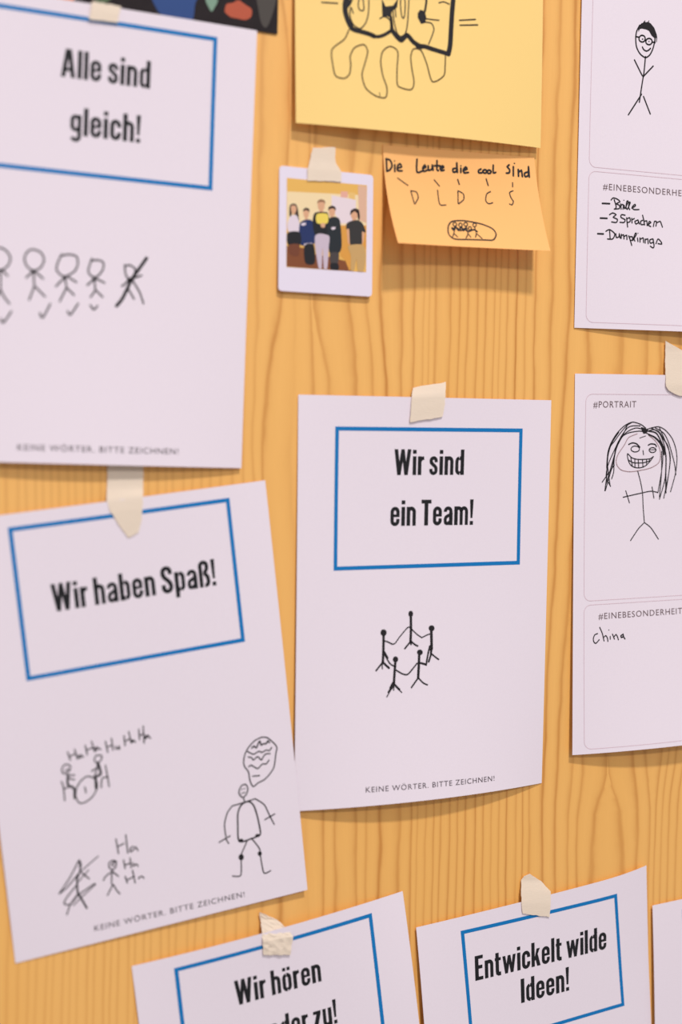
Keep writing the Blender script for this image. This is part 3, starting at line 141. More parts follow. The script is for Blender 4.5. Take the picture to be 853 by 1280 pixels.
GRAIN = [
  (0.45,[188.1,185.7,183.4,181.4,180.0,179.5,178.9,177.9,177.1,176.6,176.2,174.2,172.1]),
  (0.45,[193.6,191.3,189.0,187.0,185.6,185.6,185.6,185.6,185.6,185.6,185.6,183.6,181.6]),
  (0.45,[201.7,199.4,197.2,195.1,193.8,193.7,193.6,193.3,193.1,193.0,192.9,190.9,189.0]),
  (0.45,[206.3,204.0,201.8,199.8,198.5,198.6,198.8,199.2,199.5,199.6,199.8,197.8,195.9]),
  (0.45,[213.0,210.7,208.5,206.5,205.2,205.2,205.2,205.1,205.1,205.1,205.1,203.2,201.2]),
  (0.45,[217.1,214.8,212.6,210.6,209.4,209.7,210.1,210.8,211.4,211.7,212.0,210.1,208.2]),
  (0.45,[222.7,220.5,218.3,216.4,215.1,215.3,215.4,215.8,216.0,216.2,216.3,214.4,212.5]),
  (0.45,[226.9,224.6,222.5,220.6,219.3,219.9,220.4,221.5,222.4,222.9,223.3,221.5,219.6]),
  (0.45,[233.7,231.4,229.3,227.4,226.2,226.5,226.7,227.3,227.7,228.0,228.2,226.4,224.5]),
  (0.45,[238.4,236.2,234.1,232.2,231.0,231.3,231.5,232.1,232.6,232.9,233.1,231.3,229.5]),
  (0.45,[244.7,242.5,240.5,238.6,237.4,237.8,238.1,238.9,239.5,239.9,240.2,238.4,236.6]),
  (0.45,[248.9,246.8,244.7,242.9,241.6,242.1,242.5,243.3,243.9,244.3,244.6,242.8,241.1]),
  (0.45,[254.8,252.6,250.6,248.8,247.6,248.2,248.7,249.9,250.8,251.4,251.8,250.0,248.3]),
  (0.45,[259.6,257.4,255.4,253.6,252.4,253.0,253.5,254.5,255.4,255.8,256.2,254.5,252.8]),
  (0.45,[266.5,264.4,262.5,260.7,259.5,259.8,260.0,260.5,260.8,261.1,261.2,259.5,257.8]),
  (0.45,[271.4,269.3,267.4,265.6,264.4,265.0,265.6,266.7,267.6,268.1,268.5,266.9,265.2]),
  (0.45,[275.7,273.7,271.7,270.0,268.8,269.4,270.0,271.1,272.1,272.6,273.0,271.4,269.7]),
  (0.45,[282.8,280.8,278.9,277.1,276.0,276.5,276.9,277.8,278.5,278.9,279.3,277.6,276.0]),
  (0.45,[287.1,285.1,283.3,281.5,280.4,280.9,281.4,282.3,283.0,283.5,283.8,282.2,280.6]),
  (0.45,[293.2,291.2,289.4,287.7,286.6,287.2,287.9,289.1,290.2,290.8,291.2,289.7,288.1]),
  (0.45,[299.2,297.3,295.5,293.8,292.7,293.3,293.9,295.1,296.0,296.6,297.0,295.5,293.9]),
  (0.45,[303.7,301.8,299.9,298.3,297.2,297.9,298.4,299.6,300.6,301.2,301.6,300.1,298.6]),
  (0.45,[311.5,309.6,307.8,306.2,305.1,305.9,306.6,308.0,309.2,309.8,310.3,308.9,307.4]),
  (0.45,[318.2,316.4,314.6,313.0,312.0,312.5,313.0,314.0,314.8,315.3,315.6,314.1,312.7]),
  (0.45,[324.4,322.6,320.9,319.3,318.3,319.0,319.6,321.0,322.1,322.8,323.2,321.8,320.4]),
  (0.45,[330.6,328.9,327.1,325.6,324.6,325.2,325.9,327.1,328.1,328.7,329.2,327.8,326.3]),
  (0.45,[338.1,336.3,334.6,333.1,332.1,332.9,333.6,335.1,336.3,337.0,337.5,336.1,334.7]),
  (0.45,[346.7,344.9,343.3,341.8,340.9,341.7,342.4,344.0,345.2,345.9,346.5,345.2,343.8]),
  (0.45,[354.8,353.1,351.5,350.0,349.1,350.0,350.9,352.6,354.1,354.9,355.5,354.3,353.0]),
  (0.5,[362.9,361.3,359.6,358.9,357.4,357.0,359.9,362.4,364.4,365.6,366.5,365.3,364.0]),
  (0.9,[371.7,382.2,379.8,376.2,366.9,364.2,366.9,373.8,376.9,378.7,380.0,378.9,377.7]),
  (0.15,[390.7,389.2,387.7,386.4,385.6,387.7,389.8,393.8,397.2,399.2,400.6,399.5,398.5]),
  (0.8,[406.9,398.5,398.6,399.5,402.1,403.7,405.2,408.2,410.7,412.2,413.3,412.3,411.2]),
  (0.7,[419.7,403.3,401.6,401.3,413.8,416.2,417.3,419.4,421.1,422.1,422.9,421.9,420.9]),
  (0.8,[439.5,438.2,428.8,429.3,435.2,435.8,436.4,437.6,438.6,439.2,439.6,438.8,437.9]),
  (0.6,[453.2,452.0,442.6,443.2,447.9,448.9,448.7,448.2,447.8,447.6,447.5,446.6,445.8]),
  (1,[462.7,461.6,458.5,453.7,458.8,458.8,458.8,458.7,458.7,458.6,458.6,457.8,457.0]),
  (0.7,[474.8,473.7,472.7,471.7,471.1,471.8,472.5,473.8,474.8,475.5,475.9,475.2,474.5]),
  (0.9,[484.5,483.4,482.4,481.5,480.9,481.6,482.2,483.3,484.3,484.9,485.3,484.7,484.0]),
  (0.5,[492.2,491.2,490.3,489.4,488.8,489.0,489.2,489.5,489.8,489.9,490.0,489.4,488.8]),
  (0.5,[496.8,495.8,494.9,494.0,493.5,494.0,494.4,495.3,496.1,496.5,496.8,496.2,495.6]),
  (0.7,[501.3,500.4,499.5,498.7,498.1,498.9,499.7,501.2,502.4,503.1,503.7,503.1,502.5]),
  (0.7,[513.8,512.9,512.1,511.3,510.8,510.6,510.4,509.9,509.5,509.3,509.1,508.6,508.1]),
  (0.8,[521.1,520.3,519.5,518.7,518.3,518.0,517.8,517.4,517.1,516.9,516.7,516.2,515.7]),
  (0.7,[527.8,527.0,526.2,525.5,525.0,524.8,524.7,524.3,524.0,523.8,523.6,523.2,522.7]),
  (0.8,[536.5,535.7,535.0,534.3,533.9,533.4,533.0,532.1,531.4,530.9,530.6,530.2,529.8]),
  (0.8,[543.2,542.5,541.8,541.2,540.8,540.6,540.5,540.2,540.0,539.8,539.7,539.4,539.0]),
  (0.7,[550.7,550.0,549.3,548.8,548.4,548.1,547.9,547.5,547.2,546.9,546.8,546.5,546.1]),
  (0.5,[555.4,554.8,554.2,553.6,553.2,553.3,553.4,553.6,553.7,553.8,553.9,553.6,553.3]),
  (0.6,[561.6,561.0,560.4,559.9,559.5,559.7,559.9,560.3,560.7,560.9,561.0,560.8,560.5]),
  (1,[569.9,569.3,568.7,568.2,567.9,567.9,567.8,567.7,567.6,567.5,567.5,567.3,567.0]),
  (0.5,[578.2,577.6,577.1,576.7,576.4,576.3,576.3,576.3,576.2,576.2,576.1,576.0,575.8]),
  (1,[586.5,586.0,585.6,585.2,584.9,584.5,584.1,583.3,582.6,582.2,582.0,581.8,581.6]),
  (0.7,[602.0,601.6,601.2,600.9,600.7,596.9,594.8,591.7,589.6,588.5,587.8,587.7,587.5]),
  (1,[615.5,615.2,614.9,616.8,614.4,610.3,608.1,604.6,602.3,601.1,600.3,600.2,600.2]),
  (0.8,[634.2,634.0,633.8,633.6,633.5,627.6,624.3,619.0,615.4,613.5,612.1,612.1,612.1]),
  (0.6,[665.0,665.0,665.0,664.9,664.9,654.3,648.1,637.8,630.6,626.8,624.1,624.2,624.2]),
  (0.7,[687.4,687.5,687.7,687.8,687.8,673.8,665.5,651.7,635.6,636.8,633.1,633.3,633.4]),
  (0.75,[700.3,700.5,700.7,700.9,701.0,687.4,679.4,666.2,658.0,659.7,649.1,643.8,648.8]),
  (0.75,[720.2,720.6,720.9,721.2,721.3,709.2,702.0,690.3,663.0,661.6,674.6,681.9,675.3]),
  (0.8,[734.2,734.6,735.0,735.4,735.6,723.9,717.1,705.9,682.3,686.1,691.1,691.5,692.0]),
  (0.6,[746.7,747.2,747.7,748.1,748.4,736.5,729.5,718.1,693.3,697.9,703.0,703.5,704.1]),
  (0.7,[758.6,759.2,759.7,760.2,760.6,747.0,739.0,726.0,716.9,712.0,708.6,709.1,709.7]),
  (0.6,[769.0,769.6,770.2,770.8,771.1,756.6,747.9,733.9,724.0,718.7,715.0,715.6,716.2]),
  (0.7,[780.2,780.9,781.6,782.2,782.6,767.0,757.7,742.6,731.9,726.2,722.2,722.9,723.5]),
  (0.6,[791.6,792.3,793.1,793.8,794.2,777.7,767.9,751.9,740.6,734.6,730.3,731.0,731.7]),
  (0.6,[803.8,804.7,805.5,806.3,806.8,789.2,778.7,761.5,749.5,743.0,738.5,739.2,740.0]),
  (0.7,[817.8,818.8,819.7,820.5,821.1,802.8,791.8,774.0,761.4,754.7,750.0,750.8,751.6]),
]


# ------------------------------------------------------------------ materials
def srgb(r, g, b):
    f = lambda c: c / 12.92 if c <= 0.04045 else ((c + 0.055) / 1.055) ** 2.4
    return (f(r / 255), f(g / 255), f(b / 255), 1.0)


def mat(name, col, rough=0.7, spec=0.3):
    m = bpy.data.materials.new(name)
    m.use_nodes = True
    b = m.node_tree.nodes['Principled BSDF']
    b.inputs['Base Color'].default_value = col
    b.inputs['Roughness'].default_value = rough
    b.inputs['Specular IOR Level'].default_value = spec
    return m


def paper_mat(name, col, var=0.03, bump=0.04, scale=900):
    m = mat(name, col, 0.85, 0.2)
    nt = m.node_tree
    b = nt.nodes['Principled BSDF']
    tc = nt.nodes.new('ShaderNodeTexCoord')
    n = nt.nodes.new('ShaderNodeTexNoise')
    n.inputs['Scale'].default_value = scale
    n.inputs['Detail'].default_value = 3
    nt.links.new(tc.outputs['Object'], n.inputs['Vector'])
    mr = nt.nodes.new('ShaderNodeMapRange')
    mr.inputs['To Min'].default_value = 1 - var
    mr.inputs['To Max'].default_value = 1 + var
    nt.links.new(n.outputs['Fac'], mr.inputs['Value'])
    mx = nt.nodes.new('ShaderNodeVectorMath')
    mx.operation = 'SCALE'
    mx.inputs[0].default_value = col[:3]
    nt.links.new(mr.outputs['Result'], mx.inputs['Scale'])
    nt.links.new(mx.outputs['Vector'], b.inputs['Base Color'])
    bp = nt.nodes.new('ShaderNodeBump')
    bp.inputs['Strength'].default_value = bump
    bp.inputs['Distance'].default_value = 0.0004
    nt.links.new(n.outputs['Fac'], bp.inputs['Height'])
    nt.links.new(bp.outputs['Normal'], b.inputs['Normal'])
    return m


def tape_mat():
    m = mat('masking_tape', srgb(250, 232, 212), 0.75, 0.25)
    nt = m.node_tree
    b = nt.nodes['Principled BSDF']
    tc = nt.nodes.new('ShaderNodeTexCoord')
    mp = nt.nodes.new('ShaderNodeMapping')
    mp.inputs['Scale'].default_value = (300, 300, 1100)
    n = nt.nodes.new('ShaderNodeTexNoise')
    n.inputs['Scale'].default_value = 1.0
    n.inputs['Detail'].default_value = 4
    nt.links.new(tc.outputs['Object'], mp.inputs['Vector'])
    nt.links.new(mp.outputs['Vector'], n.inputs['Vector'])
    bp = nt.nodes.new('ShaderNodeBump')
    bp.inputs['Strength'].default_value = 0.25
    bp.inputs['Distance'].default_value = 0.0006
    nt.links.new(n.outputs['Fac'], bp.inputs['Height'])
    nt.links.new(bp.outputs['Normal'], b.inputs['Normal'])
    b.inputs['Alpha'].default_value = 0.84
    return m


PAPER = paper_mat('white_paper', srgb(240, 228, 238))
YELLOW = paper_mat('yellow_paper', srgb(255, 217, 138), 0.02)
ORANGE = paper_mat('orange_note_paper', srgb(255, 191, 120), 0.02)
TAPE = tape_mat()
INK = mat('black_ink', srgb(34, 30, 34), 0.6)
BLACK = mat('black_print', srgb(26, 26, 30), 0.6)
INK_THIN = mat('thin_black_ink', srgb(78, 58, 30), 0.6)
GREY = mat('grey_print', srgb(112, 92, 96), 0.7)
FOOT = mat('footer_print', srgb(84, 72, 80), 0.7)
BLUE = mat('blue_print', srgb(0, 120, 190), 0.6)
PINKLINE = mat('pale_pink_print', srgb(222, 196, 206), 0.8)
FRAME = paper_mat('instant_photo_frame', srgb(236, 226, 242), 0.01, 0.01)
INK_PALE = mat('pale_brown_ink', srgb(168, 138, 142), 0.7)
MATS = {'ink': INK, 'ink_thin': INK_THIN, 'ink_pale': INK_PALE}


def wood_mat():
    m = bpy.data.materials.new('pine_wood')
    m.use_nodes = True
    nt = m.node_tree
    N, Lk = nt.nodes, nt.links
    b = N['Principled BSDF']

    def node(t, **kw):
        n = N.new(t)
        for k, v in kw.items():
            setattr(n, k, v)
        return n

    def math_(op, a, c=None, clamp=False):
        n = node('ShaderNodeMath', operation=op, use_clamp=clamp)
        for i, v in enumerate((a, c)):
            if v is None:
                continue
            if isinstance(v, (int, float)):
                n.inputs[i].default_value = v
            else:
                Lk.new(v, n.inputs[i])
        return n.outputs[0]

    ring = node('ShaderNodeAttribute', attribute_name='ring').outputs['Fac']
    dark = node('ShaderNodeAttribute', attribute_name='dark').outputs['Fac']
    tc = node('ShaderNodeTexCoord')

    def noise(scale, detail=2.0, rough=0.5):
        mp = node('ShaderNodeMapping')
        mp.inputs['Scale'].default_value = scale
        Lk.new(tc.outputs['Object'], mp.inputs['Vector'])
        n = node('ShaderNodeTexNoise')
        n.inputs['Scale'].default_value = 1.0
        n.inputs['Detail'].default_value = detail
        n.inputs['Roughness'].default_value = rough
        Lk.new(mp.outputs['Vector'], n.inputs['Vector'])
        return n.outputs['Fac']

    wob = math_('ADD', math_('MULTIPLY', math_('SUBTRACT', noise((70, 1, 26), 3), 0.5), 0.30), math_('MULTIPLY', math_('SUBTRACT', noise((14, 1, 9), 2), 0.5), 0.6))
    ph = math_('FRACT', math_('ADD', ring, wob))
    # early wood slowly darkening towards the late wood line, then a quick return
    ramp = node('ShaderNodeValToRGB')
    e = ramp.color_ramp.elements
    e[0].position, e[0].color = 0.0, (1, 1, 1, 1)
    e[1].position, e[1].color = 1.0, (0.35, 0.35, 0.35, 1)
    for p, v in ((0.04, 0.85), (0.10, 0.36), (0.20, 0.10), (0.50, 0.0), (0.72, 0.12), (0.85, 0.40), (0.96, 0.95)):
        x = e.new(p)
        x.color = (v, v, v, 1)
    e[len(e) - 1].color = (1, 1, 1, 1)
    Lk.new(ph, ramp.inputs['Fac'])
    line = math_('MULTIPLY', ramp.outputs['Color'], dark)
    line = math_('MULTIPLY', line, math_('ADD', math_('MULTIPLY', noise((40, 1, 9), 2), 0.9), 0.45))
    mix1 = node('ShaderNodeMix', data_type='RGBA')
    mix1.inputs[6].default_value = srgb(254, 195, 113)
    mix1.inputs[7].default_value = srgb(246, 182, 93)
    Lk.new(noise((11, 1, 1.6), 3), mix1.inputs[0])
    mix2 = node('ShaderNodeMix', data_type='RGBA')
    Lk.new(math_('MULTIPLY', line, 0.78, True), mix2.inputs[0])
    Lk.new(mix1.outputs[2], mix2.inputs[6])
    mix2.inputs[7].default_value = srgb(198, 124, 46)
    # fine fibres
    fib = noise((1500, 1, 45), 3, 0.6)
    mr = node('ShaderNodeMapRange')
    mr.inputs['To Min'].default_value = 0.955
    mr.inputs['To Max'].default_value = 1.045
    Lk.new(fib, mr.inputs['Value'])
    sc = node('ShaderNodeVectorMath', operation='SCALE')
    Lk.new(mix2.outputs[2], sc.inputs[0])
    Lk.new(mr.outputs['Result'], sc.inputs['Scale'])
    Lk.new(sc.outputs['Vector'], b.inputs['Base Color'])
    b.inputs['Roughness'].default_value = 0.46
    b.inputs['Specular IOR Level'].default_value = 0.6
    bp = node('ShaderNodeBump')
    bp.inputs['Strength'].default_value = 0.12
    bp.inputs['Distance'].default_value = 0.0005
    Lk.new(math_('ADD', fib, math_('MULTIPLY', line, -0.6)), bp.inputs['Height'])
    Lk.new(bp.outputs['Normal'], b.inputs['Normal'])
    return m


WOOD = wood_mat()


# ------------------------------------------------------------------ mesh helpers
def link_mesh(name, verts, faces, m, parent=None, smooth=False):
    me = bpy.data.meshes.new(name)
    me.from_pydata([tuple(v) for v in verts], [], faces)
    me.materials.append(m)
    if smooth:
        for p in me.polygons:
            p.use_smooth = True
    me.update()
    o = bpy.data.objects.new(name, me)
    COL.objects.link(o)
    if parent:
        o.parent = parent
    return o


def crisp(o, first_rim):
    """sharp edges along the rim of a thin sheet"""
    me = o.data
    n = {}
    for p in me.polygons:
        if p.index >= first_rim:
            p.use_smooth = False
        for k in p.edge_keys:
            n.setdefault(k, []).append(p.index >= first_rim)
    at = me.attributes.new('sharp_edge', 'BOOLEAN', 'EDGE')
    at.data.foreach_set('value', [any(n.get(e.key, ())) for e in me.edges])


def tag(o, label, cat, group=None):
    o['label'] = label
    o['category'] = cat
    if group:
        o['group'] = group
    return o


class Sheet:
    """A sheet on the wall: maps millimetres on the sheet (u right, v down) to the bent surface."""

    def __init__(self, key, name, label, cat, group=None):
        s = SHEETS[key]
        self.w, self.h, self.L = s['w'] * 1000, s['h'] * 1000, s['L']
        self.key = key
        a = s['a']
        root = bpy.data.objects.new(name, None)
        root.empty_display_size = 0.02
        COL.objects.link(root)
        c, n = math.cos(a), math.sin(a)
        cu, cv = s['w'] / 2, s['h'] / 2
        root.location = (s['x'] + cu * c + cv * n, 0, s['z'] + cu * n - cv * c)
        root.rotation_euler = (0, -a, 0)
        tag(root, label, cat, group)
        self.root = root

    def pt(self, u, v, off=0.0):
        a, b = u / self.w, v / self.h
        A = ((2 * a - 1) * (a - 1), 4 * a * (1 - a), a * (2 * a - 1))
        B = ((2 * b - 1) * (b - 1), 4 * b * (1 - b), b * (2 * b - 1))
        l = sum(A[i] * B[j] * self.L[3 * j + i] for i in range(3) for j in range(3))
        l = max(l, 0.4)
        du = dv = 0.0
        if self.key == 'wild':                      # dog-eared upper right corner
            t = max(0.0, (a - 0.74) / 0.26)
            k = max(0.0, 1 - b * 4)
            dv = -4.0 * t ** 2.5 * k
            l += 2.5 * t * t * k
        return Vector(((u + du) / 1000 - self.w / 2000, -(l + off) / 1000, self.h / 2000 - (v + dv) / 1000))

    def sheet(self, m, name='sheet', nu=26, nv=34, thick=0.16, radius=0.0):
        vs, fs = [], []
        for k in (0, 1):
            for j in range(nv + 1):
                for i in range(nu + 1):
                    u, v = self.w * i / nu, self.h * j / nv
                    if radius:                      # rounded corners
                        for cx, cy, sx, sy in ((radius, radius, -1, -1), (self.w - radius, radius, 1, -1), (radius, self.h - radius, -1, 1), (self.w - radius, self.h - radius, 1, 1)):
                            x, y = (u - cx) * sx, (v - cy) * sy
                            if x > 0 and y > 0:
                                d = max(x, y) / math.hypot(x, y)
                                u, v = cx + sx * x * d, cy + sy * y * d
                    vs.append(self.pt(u, v, -thick * k))
        S = (nu + 1) * (nv + 1)
        at = lambda i, j, k: k * S + j * (nu + 1) + i
        for j in range(nv):
            for i in range(nu):
                fs.append((at(i, j, 0), at(i, j + 1, 0), at(i + 1, j + 1, 0), at(i + 1, j, 0)))
                fs.append((at(i, j, 1), at(i + 1, j, 1), at(i + 1, j + 1, 1), at(i, j + 1, 1)))
        flat = len(fs)
        for i in range(nu):
            fs.append((at(i, 0, 0), at(i + 1, 0, 0), at(i + 1, 0, 1), at(i, 0, 1)))
            fs.append((at(i, nv, 0), at(i, nv, 1), at(i + 1, nv, 1), at(i + 1, nv, 0)))
        for j in range(nv):
            fs.append((at(0, j, 0), at(0, j, 1), at(0, j + 1, 1), at(0, j + 1, 0)))
            fs.append((at(nu, j, 0), at(nu, j + 1, 0), at(nu, j + 1, 1), at(nu, j, 1)))
        o = link_mesh(name, vs, fs, m, self.root, True)
        crisp(o, flat)
        return o

    def ink(self, name, m, shapes, off=0.14, parent=None):
        """shapes: flat pieces ([points], [faces]) in sheet millimetres -> one mesh lying on the sheet"""
        vs, fs = [], []
        for pts, faces in shapes:
            b = len(vs)
            vs += [self.pt(p[0], p[1], off) for p in pts]
            fs += [tuple(b + i for i in f) for f in faces]
        return link_mesh(name, vs, fs, m, parent or self.root)


def smooth_line(pts, step=1.2):
    """Catmull-Rom through the points"""
    if len(pts) < 3:
        return densify(pts, 3.0)
    closed = math.dist(pts[0], pts[-1]) < 1e-6
    n = len(pts)
    out = [pts[0]]
    for i in range(n - 1):
        p1, p2 = pts[i], pts[i + 1]
        p0 = pts[i - 1] if i > 0 else (pts[n - 2] if closed else p1)
        p3 = pts[i + 2] if i + 2 < n else (pts[1] if closed else p2)
        k = max(2, min(14, int(math.dist(p1, p2) / step) + 1))
        for s in range(1, k + 1):
            t = s / k
            q = []
            for d in (0, 1):
                m1, m2 = (p2[d] - p0[d]) * .42, (p3[d] - p1[d]) * .42
                q.append((2 * t ** 3 - 3 * t * t + 1) * p1[d] + (t ** 3 - 2 * t * t + t) * m1 + (-2 * t ** 3 + 3 * t * t) * p2[d] + (t ** 3 - t * t) * m2)
            out.append(tuple(q))
    return out


def densify(pts, step):
    out = [pts[0]]
    for p, q in zip(pts, pts[1:]):
        k = max(1, int(math.dist(p, q) / step))
        out += [(p[0] + (q[0] - p[0]) * s / k, p[1] + (q[1] - p[1]) * s / k) for s in range(1, k + 1)]
    return out


def ribbon(pts, w, closed=False):
    """constant width band with mitred joints and square ends"""
    P = [pts[0]]
    for p in pts[1:]:
        if math.dist(p, P[-1]) > 1e-4:
            P.append(p)
    if closed and math.dist(P[0], P[-1]) < 1e-3:
        P.pop()
    n = len(P)
    if n < 2:
        return [], []
    vs, fs = [], []
    for i in range(n):
        a = P[i - 1] if (i > 0 or closed) else None
        c = P[(i + 1) % n] if (i < n - 1 or closed) else None
        d1 = Vector(P[i]) - Vector(a) if a else None
        d2 = Vector(c) - Vector(P[i]) if c else None
        d1 = d1.normalized() if d1 else d2.normalized()
        d2 = d2.normalized() if d2 else d1
        t = d1 + d2
        t = t.normalized() if t.length > 0.2 else d1
        nn = Vector((-t.y, t.x))
        k = min(1.0 / max(abs(nn.dot(Vector((-d1.y, d1.x)))), 0.2), 1.5)
        o = nn * (w / 2 * k)
        vs += [(P[i][0] + o.x, P[i][1] + o.y), (P[i][0] - o.x, P[i][1] - o.y)]
    for i in range(n if closed else n - 1):
        j = (i + 1) % n
        fs.append((2 * i, 2 * i + 1, 2 * j + 1, 2 * j))
    return vs, fs


def disc(x, y, r, n=10):
    return [(x + r * math.cos(2 * math.pi * i / n), y + r * math.sin(2 * math.pi * i / n)) for i in range(n)], [tuple(range(n))]


def poly(pts):
    tr = tessellate_polygon([[Vector((p[0], p[1], 0)) for p in pts]])
    return list(pts), [tuple(t) for t in tr]


PEN = 1.18


def pen(strokes):
    """hand-drawn strokes -> shapes with round ends"""
    sh = []
    for kind, w, pts in strokes:
        if kind == 'f':
            sh.append(poly(pts))
        else:
            q = smooth_line(pts)
            w = w * PEN
            sh.append(ribbon(q, w))
            sh += [disc(q[0][0], q[0][1], w / 2), disc(q[-1][0], q[-1][1], w / 2)]
            if len(pts) > 2:
                sh += [disc(p[0], p[1], w / 2) for p in pts[1:-1]]
    return sh


# ------------------------------------------------------------------ condensed bold lettering for the headings
def arc(cx, cy, rx, ry, a0, a1, n=10):
    return [(cx + rx * math.cos(math.radians(a0 + (a1 - a0) * i / n)), cy + ry * math.sin(math.radians(a0 + (a1 - a0) * i / n))) for i in range(n + 1)]


ST = 15.5                       # stem
HS = ST / 2
XH = 73                         # x height (cap height 100)


def bowl(x0, x1, y0, y1, r=12.5, ry=14):
    """closed upright stadium, centre line"""
    return arc(x1 - r, y1 - ry, r, ry, 0, 90, 6) + arc(x0 + r, y1 - ry, r, ry, 90, 180, 6) + arc(x0 + r, y0 + ry, r, ry, 180, 270, 6) + arc(x1 - r, y0 + ry, r, ry, 270, 360, 6)


def glyphs():
    G = {}
    w = 40                      # width of n
    l, r = HS, w - HS           # stem centre lines
    t, b = XH - 6.5, 6.5        # centre lines of round tops and bottoms
    arch = lambda x0, x1, y0=0: [(x0, 44)] + arc((x0 + x1) / 2, t - 14, (x1 - x0) / 2, 14, 180, 0) + [(x1, y0)]
    stem = lambda x, y0, y1: ('s', ST, [(x, y0), (x, y1)])
    dot = lambda x, y: ('f', [(x - HS, y), (x + HS, y), (x + HS, y + 15), (x - HS, y + 15)])
    G['n'] = (w, [stem(l, 0, XH), ('s', ST - 1, arch(l, r))])
    G['m'] = (62, [stem(l, 0, XH), ('s', ST - 2, arch(l, 31)), ('s', ST - 2, arch(31, 62 - HS))])
    G['h'] = (w, [stem(l, 0, 100), ('s', ST - 1, arch(l, r))])
    G['r'] = (27, [stem(l, 0, XH), ('s', ST - 2, [(l, 40)] + arc(27, 46, 27 - l, 20.5, 180, 90, 6))])
    G['i'] = (ST, [stem(l, 0, XH), dot(l, 83)])
    G['l'] = (ST, [stem(l, 0, 100)])
    G['I'] = (ST + 1, [('s', ST + 1, [(l + .5, 0), (l + .5, 100)])])
    G['!'] = (ST, [('f', [(0, 100), (ST, 100), (ST - 3.5, 27), (3.5, 27)]), ('f', [(0.5, 0), (ST - .5, 0), (ST - .5, 15), (.5, 15)])])
    G['o'] = (w, [('c', ST - 1, bowl(l, r, b, t))])
    G['ö'] = (w, [('c', ST - 1, bowl(l, r, b, t)), ('f', [(4, 83), (17, 83), (17, 97), (4, 97)]), ('f', [(23, 83), (36, 83), (36, 97), (23, 97)])])
    G['e'] = (w, [('s', ST - 1.5, [(r, 27)] + arc(w / 2, b + 13, (r - l) / 2, 13, 0, -180) + arc(w / 2, t - 13, (r - l) / 2, 13, 180, 0) + [(r, 39)]), ('s', 10, [(l, 39), (r + HS - .8, 39)])])
    G['c'] = (w - 1, [('s', ST - 1, [(r, 46)] + arc(w / 2, t - 14, (r - l) / 2, 14, 0, 180) + arc(w / 2, b + 14, (r - l) / 2, 14, 180, 360) + [(r, 28)])])
    G['d'] = (w, [stem(r, 0, 100), ('c', ST - 1.5, bowl(l, r, b, t))])
    G['b'] = (w, [stem(l, 0, 100), ('c', ST - 1.5, bowl(l, r, b, t))])
    G['p'] = (w, [stem(l, -22, XH), ('c', ST - 1.5, bowl(l, r, b, t))])
    G['g'] = (w, [('c', ST - 2, bowl(l, r, 20, t, 12, 12)), ('s', ST - 2, [(r, XH), (r, -4)] + arc(w / 2, -4, (r - l) / 2, 13, 0, -165))])
    G['u'] = (w, [stem(r, 0, XH), ('s', ST - 1, [(l, XH)] + arc(w / 2, b + 13, (r - l) / 2, 13, 180, 350))])
    G['a'] = (w, [stem(r, 0, 50), ('s', ST - 2, [(l, 52)] + arc(w / 2, t - 12, (r - l) / 2, 12, 180, 0) + [(r, 40)]), ('s', ST - 2.5, [(r, 41), (20, 37), (11, 31.5), (l, 24), (l, 15), (9.5, 9), (14.5, 6.5), (20, 7), (26, 11), (r, 18)])])
    G['s'] = (w - 2, [('s', ST - 2, [(r - 2, 50), (r - 2.5, 57)] + arc(w / 2 - 1, t - 11, (r - l) / 2 - 1, 11, 20, 180, 8) + [(9, 48), (15, 42), (24, 35), (29.5, 28), (30.2, 19)] + arc(w / 2 - 1, b + 11, (r - l) / 2 - 1, 11, -10, -170, 8) + [(l, 24)])])
    G['S'] = (45, [('s', ST, [(36.5, 69), (36.5, 78)] + arc(22.5, 79, 14, 14, 0, 180, 8) + [(8.5, 72), (11, 63), (18, 55), (27, 46), (34, 37), (36.5, 27)] + arc(22.5, 21, 14, 14, 0, -180, 8) + [(8.5, 32)])])
    G['ß'] = (43, [('s', ST - 1, [(l, 0), (l, 80)] + arc(20.5, 80, 12.8, 13, 180, 0, 8) + [(33, 70), (30, 63), (25, 56), (24, 51), (29, 44), (34.5, 36), (35.5, 22)] + arc(25, 18, 10.5, 11.5, 0, -110, 6)), ])
    G['t'] = (29, [('s', ST, [(11, 93), (11, 19), (12.5, 10), (18, 6.3), (28, 6.5)]), ('s', 12, [(0, 67), (28, 67)])])
    G['z'] = (35, [('s', 13, [(1, 66.5), (34, 66.5)]), ('s', 13, [(1, 6.5), (34, 6.5)]), ('f', [(17, 66.5), (34, 66.5), (34, 60), (18, 6.5), (0.5, 6.5), (0.5, 13)])])
    G['k'] = (42, [stem(l, 0, 100), ('f', [(ST - 1, 34), (25, XH), (41, XH), (17, 22)]), ('f', [(17, 38), (30, 51), (43, 0), (27, 0)])])
    G['w'] = (62, [('s', 13.5, [(6.5, XH), (18, 0)]), ('s', 12.5, [(18, 0), (31, XH)]), ('s', 12.5, [(31, XH), (44, 0)]), ('s', 13.5, [(44, 0), (55.5, XH)])])
    G['W'] = (73, [('s', 15.5, [(8, 100), (21.5, 0)]), ('s', 14, [(21.5, 0), (36.5, 100)]), ('s', 14, [(36.5, 100), (51.5, 0)]), ('s', 15.5, [(51.5, 0), (65, 100)])])
    G['A'] = (51, [('s', 15, [(8, 0), (22.5, 100)]), ('s', 15, [(28.5, 100), (43, 0)]), ('f', [(15, 100), (36, 100), (33, 85), (18, 85)]), ('s', 12, [(12, 28), (39, 28)])])
    G['T'] = (43, [('s', 14.5, [(0, 92.8), (43, 92.8)]), ('s', 16.5, [(21.5, 0), (21.5, 95)])])
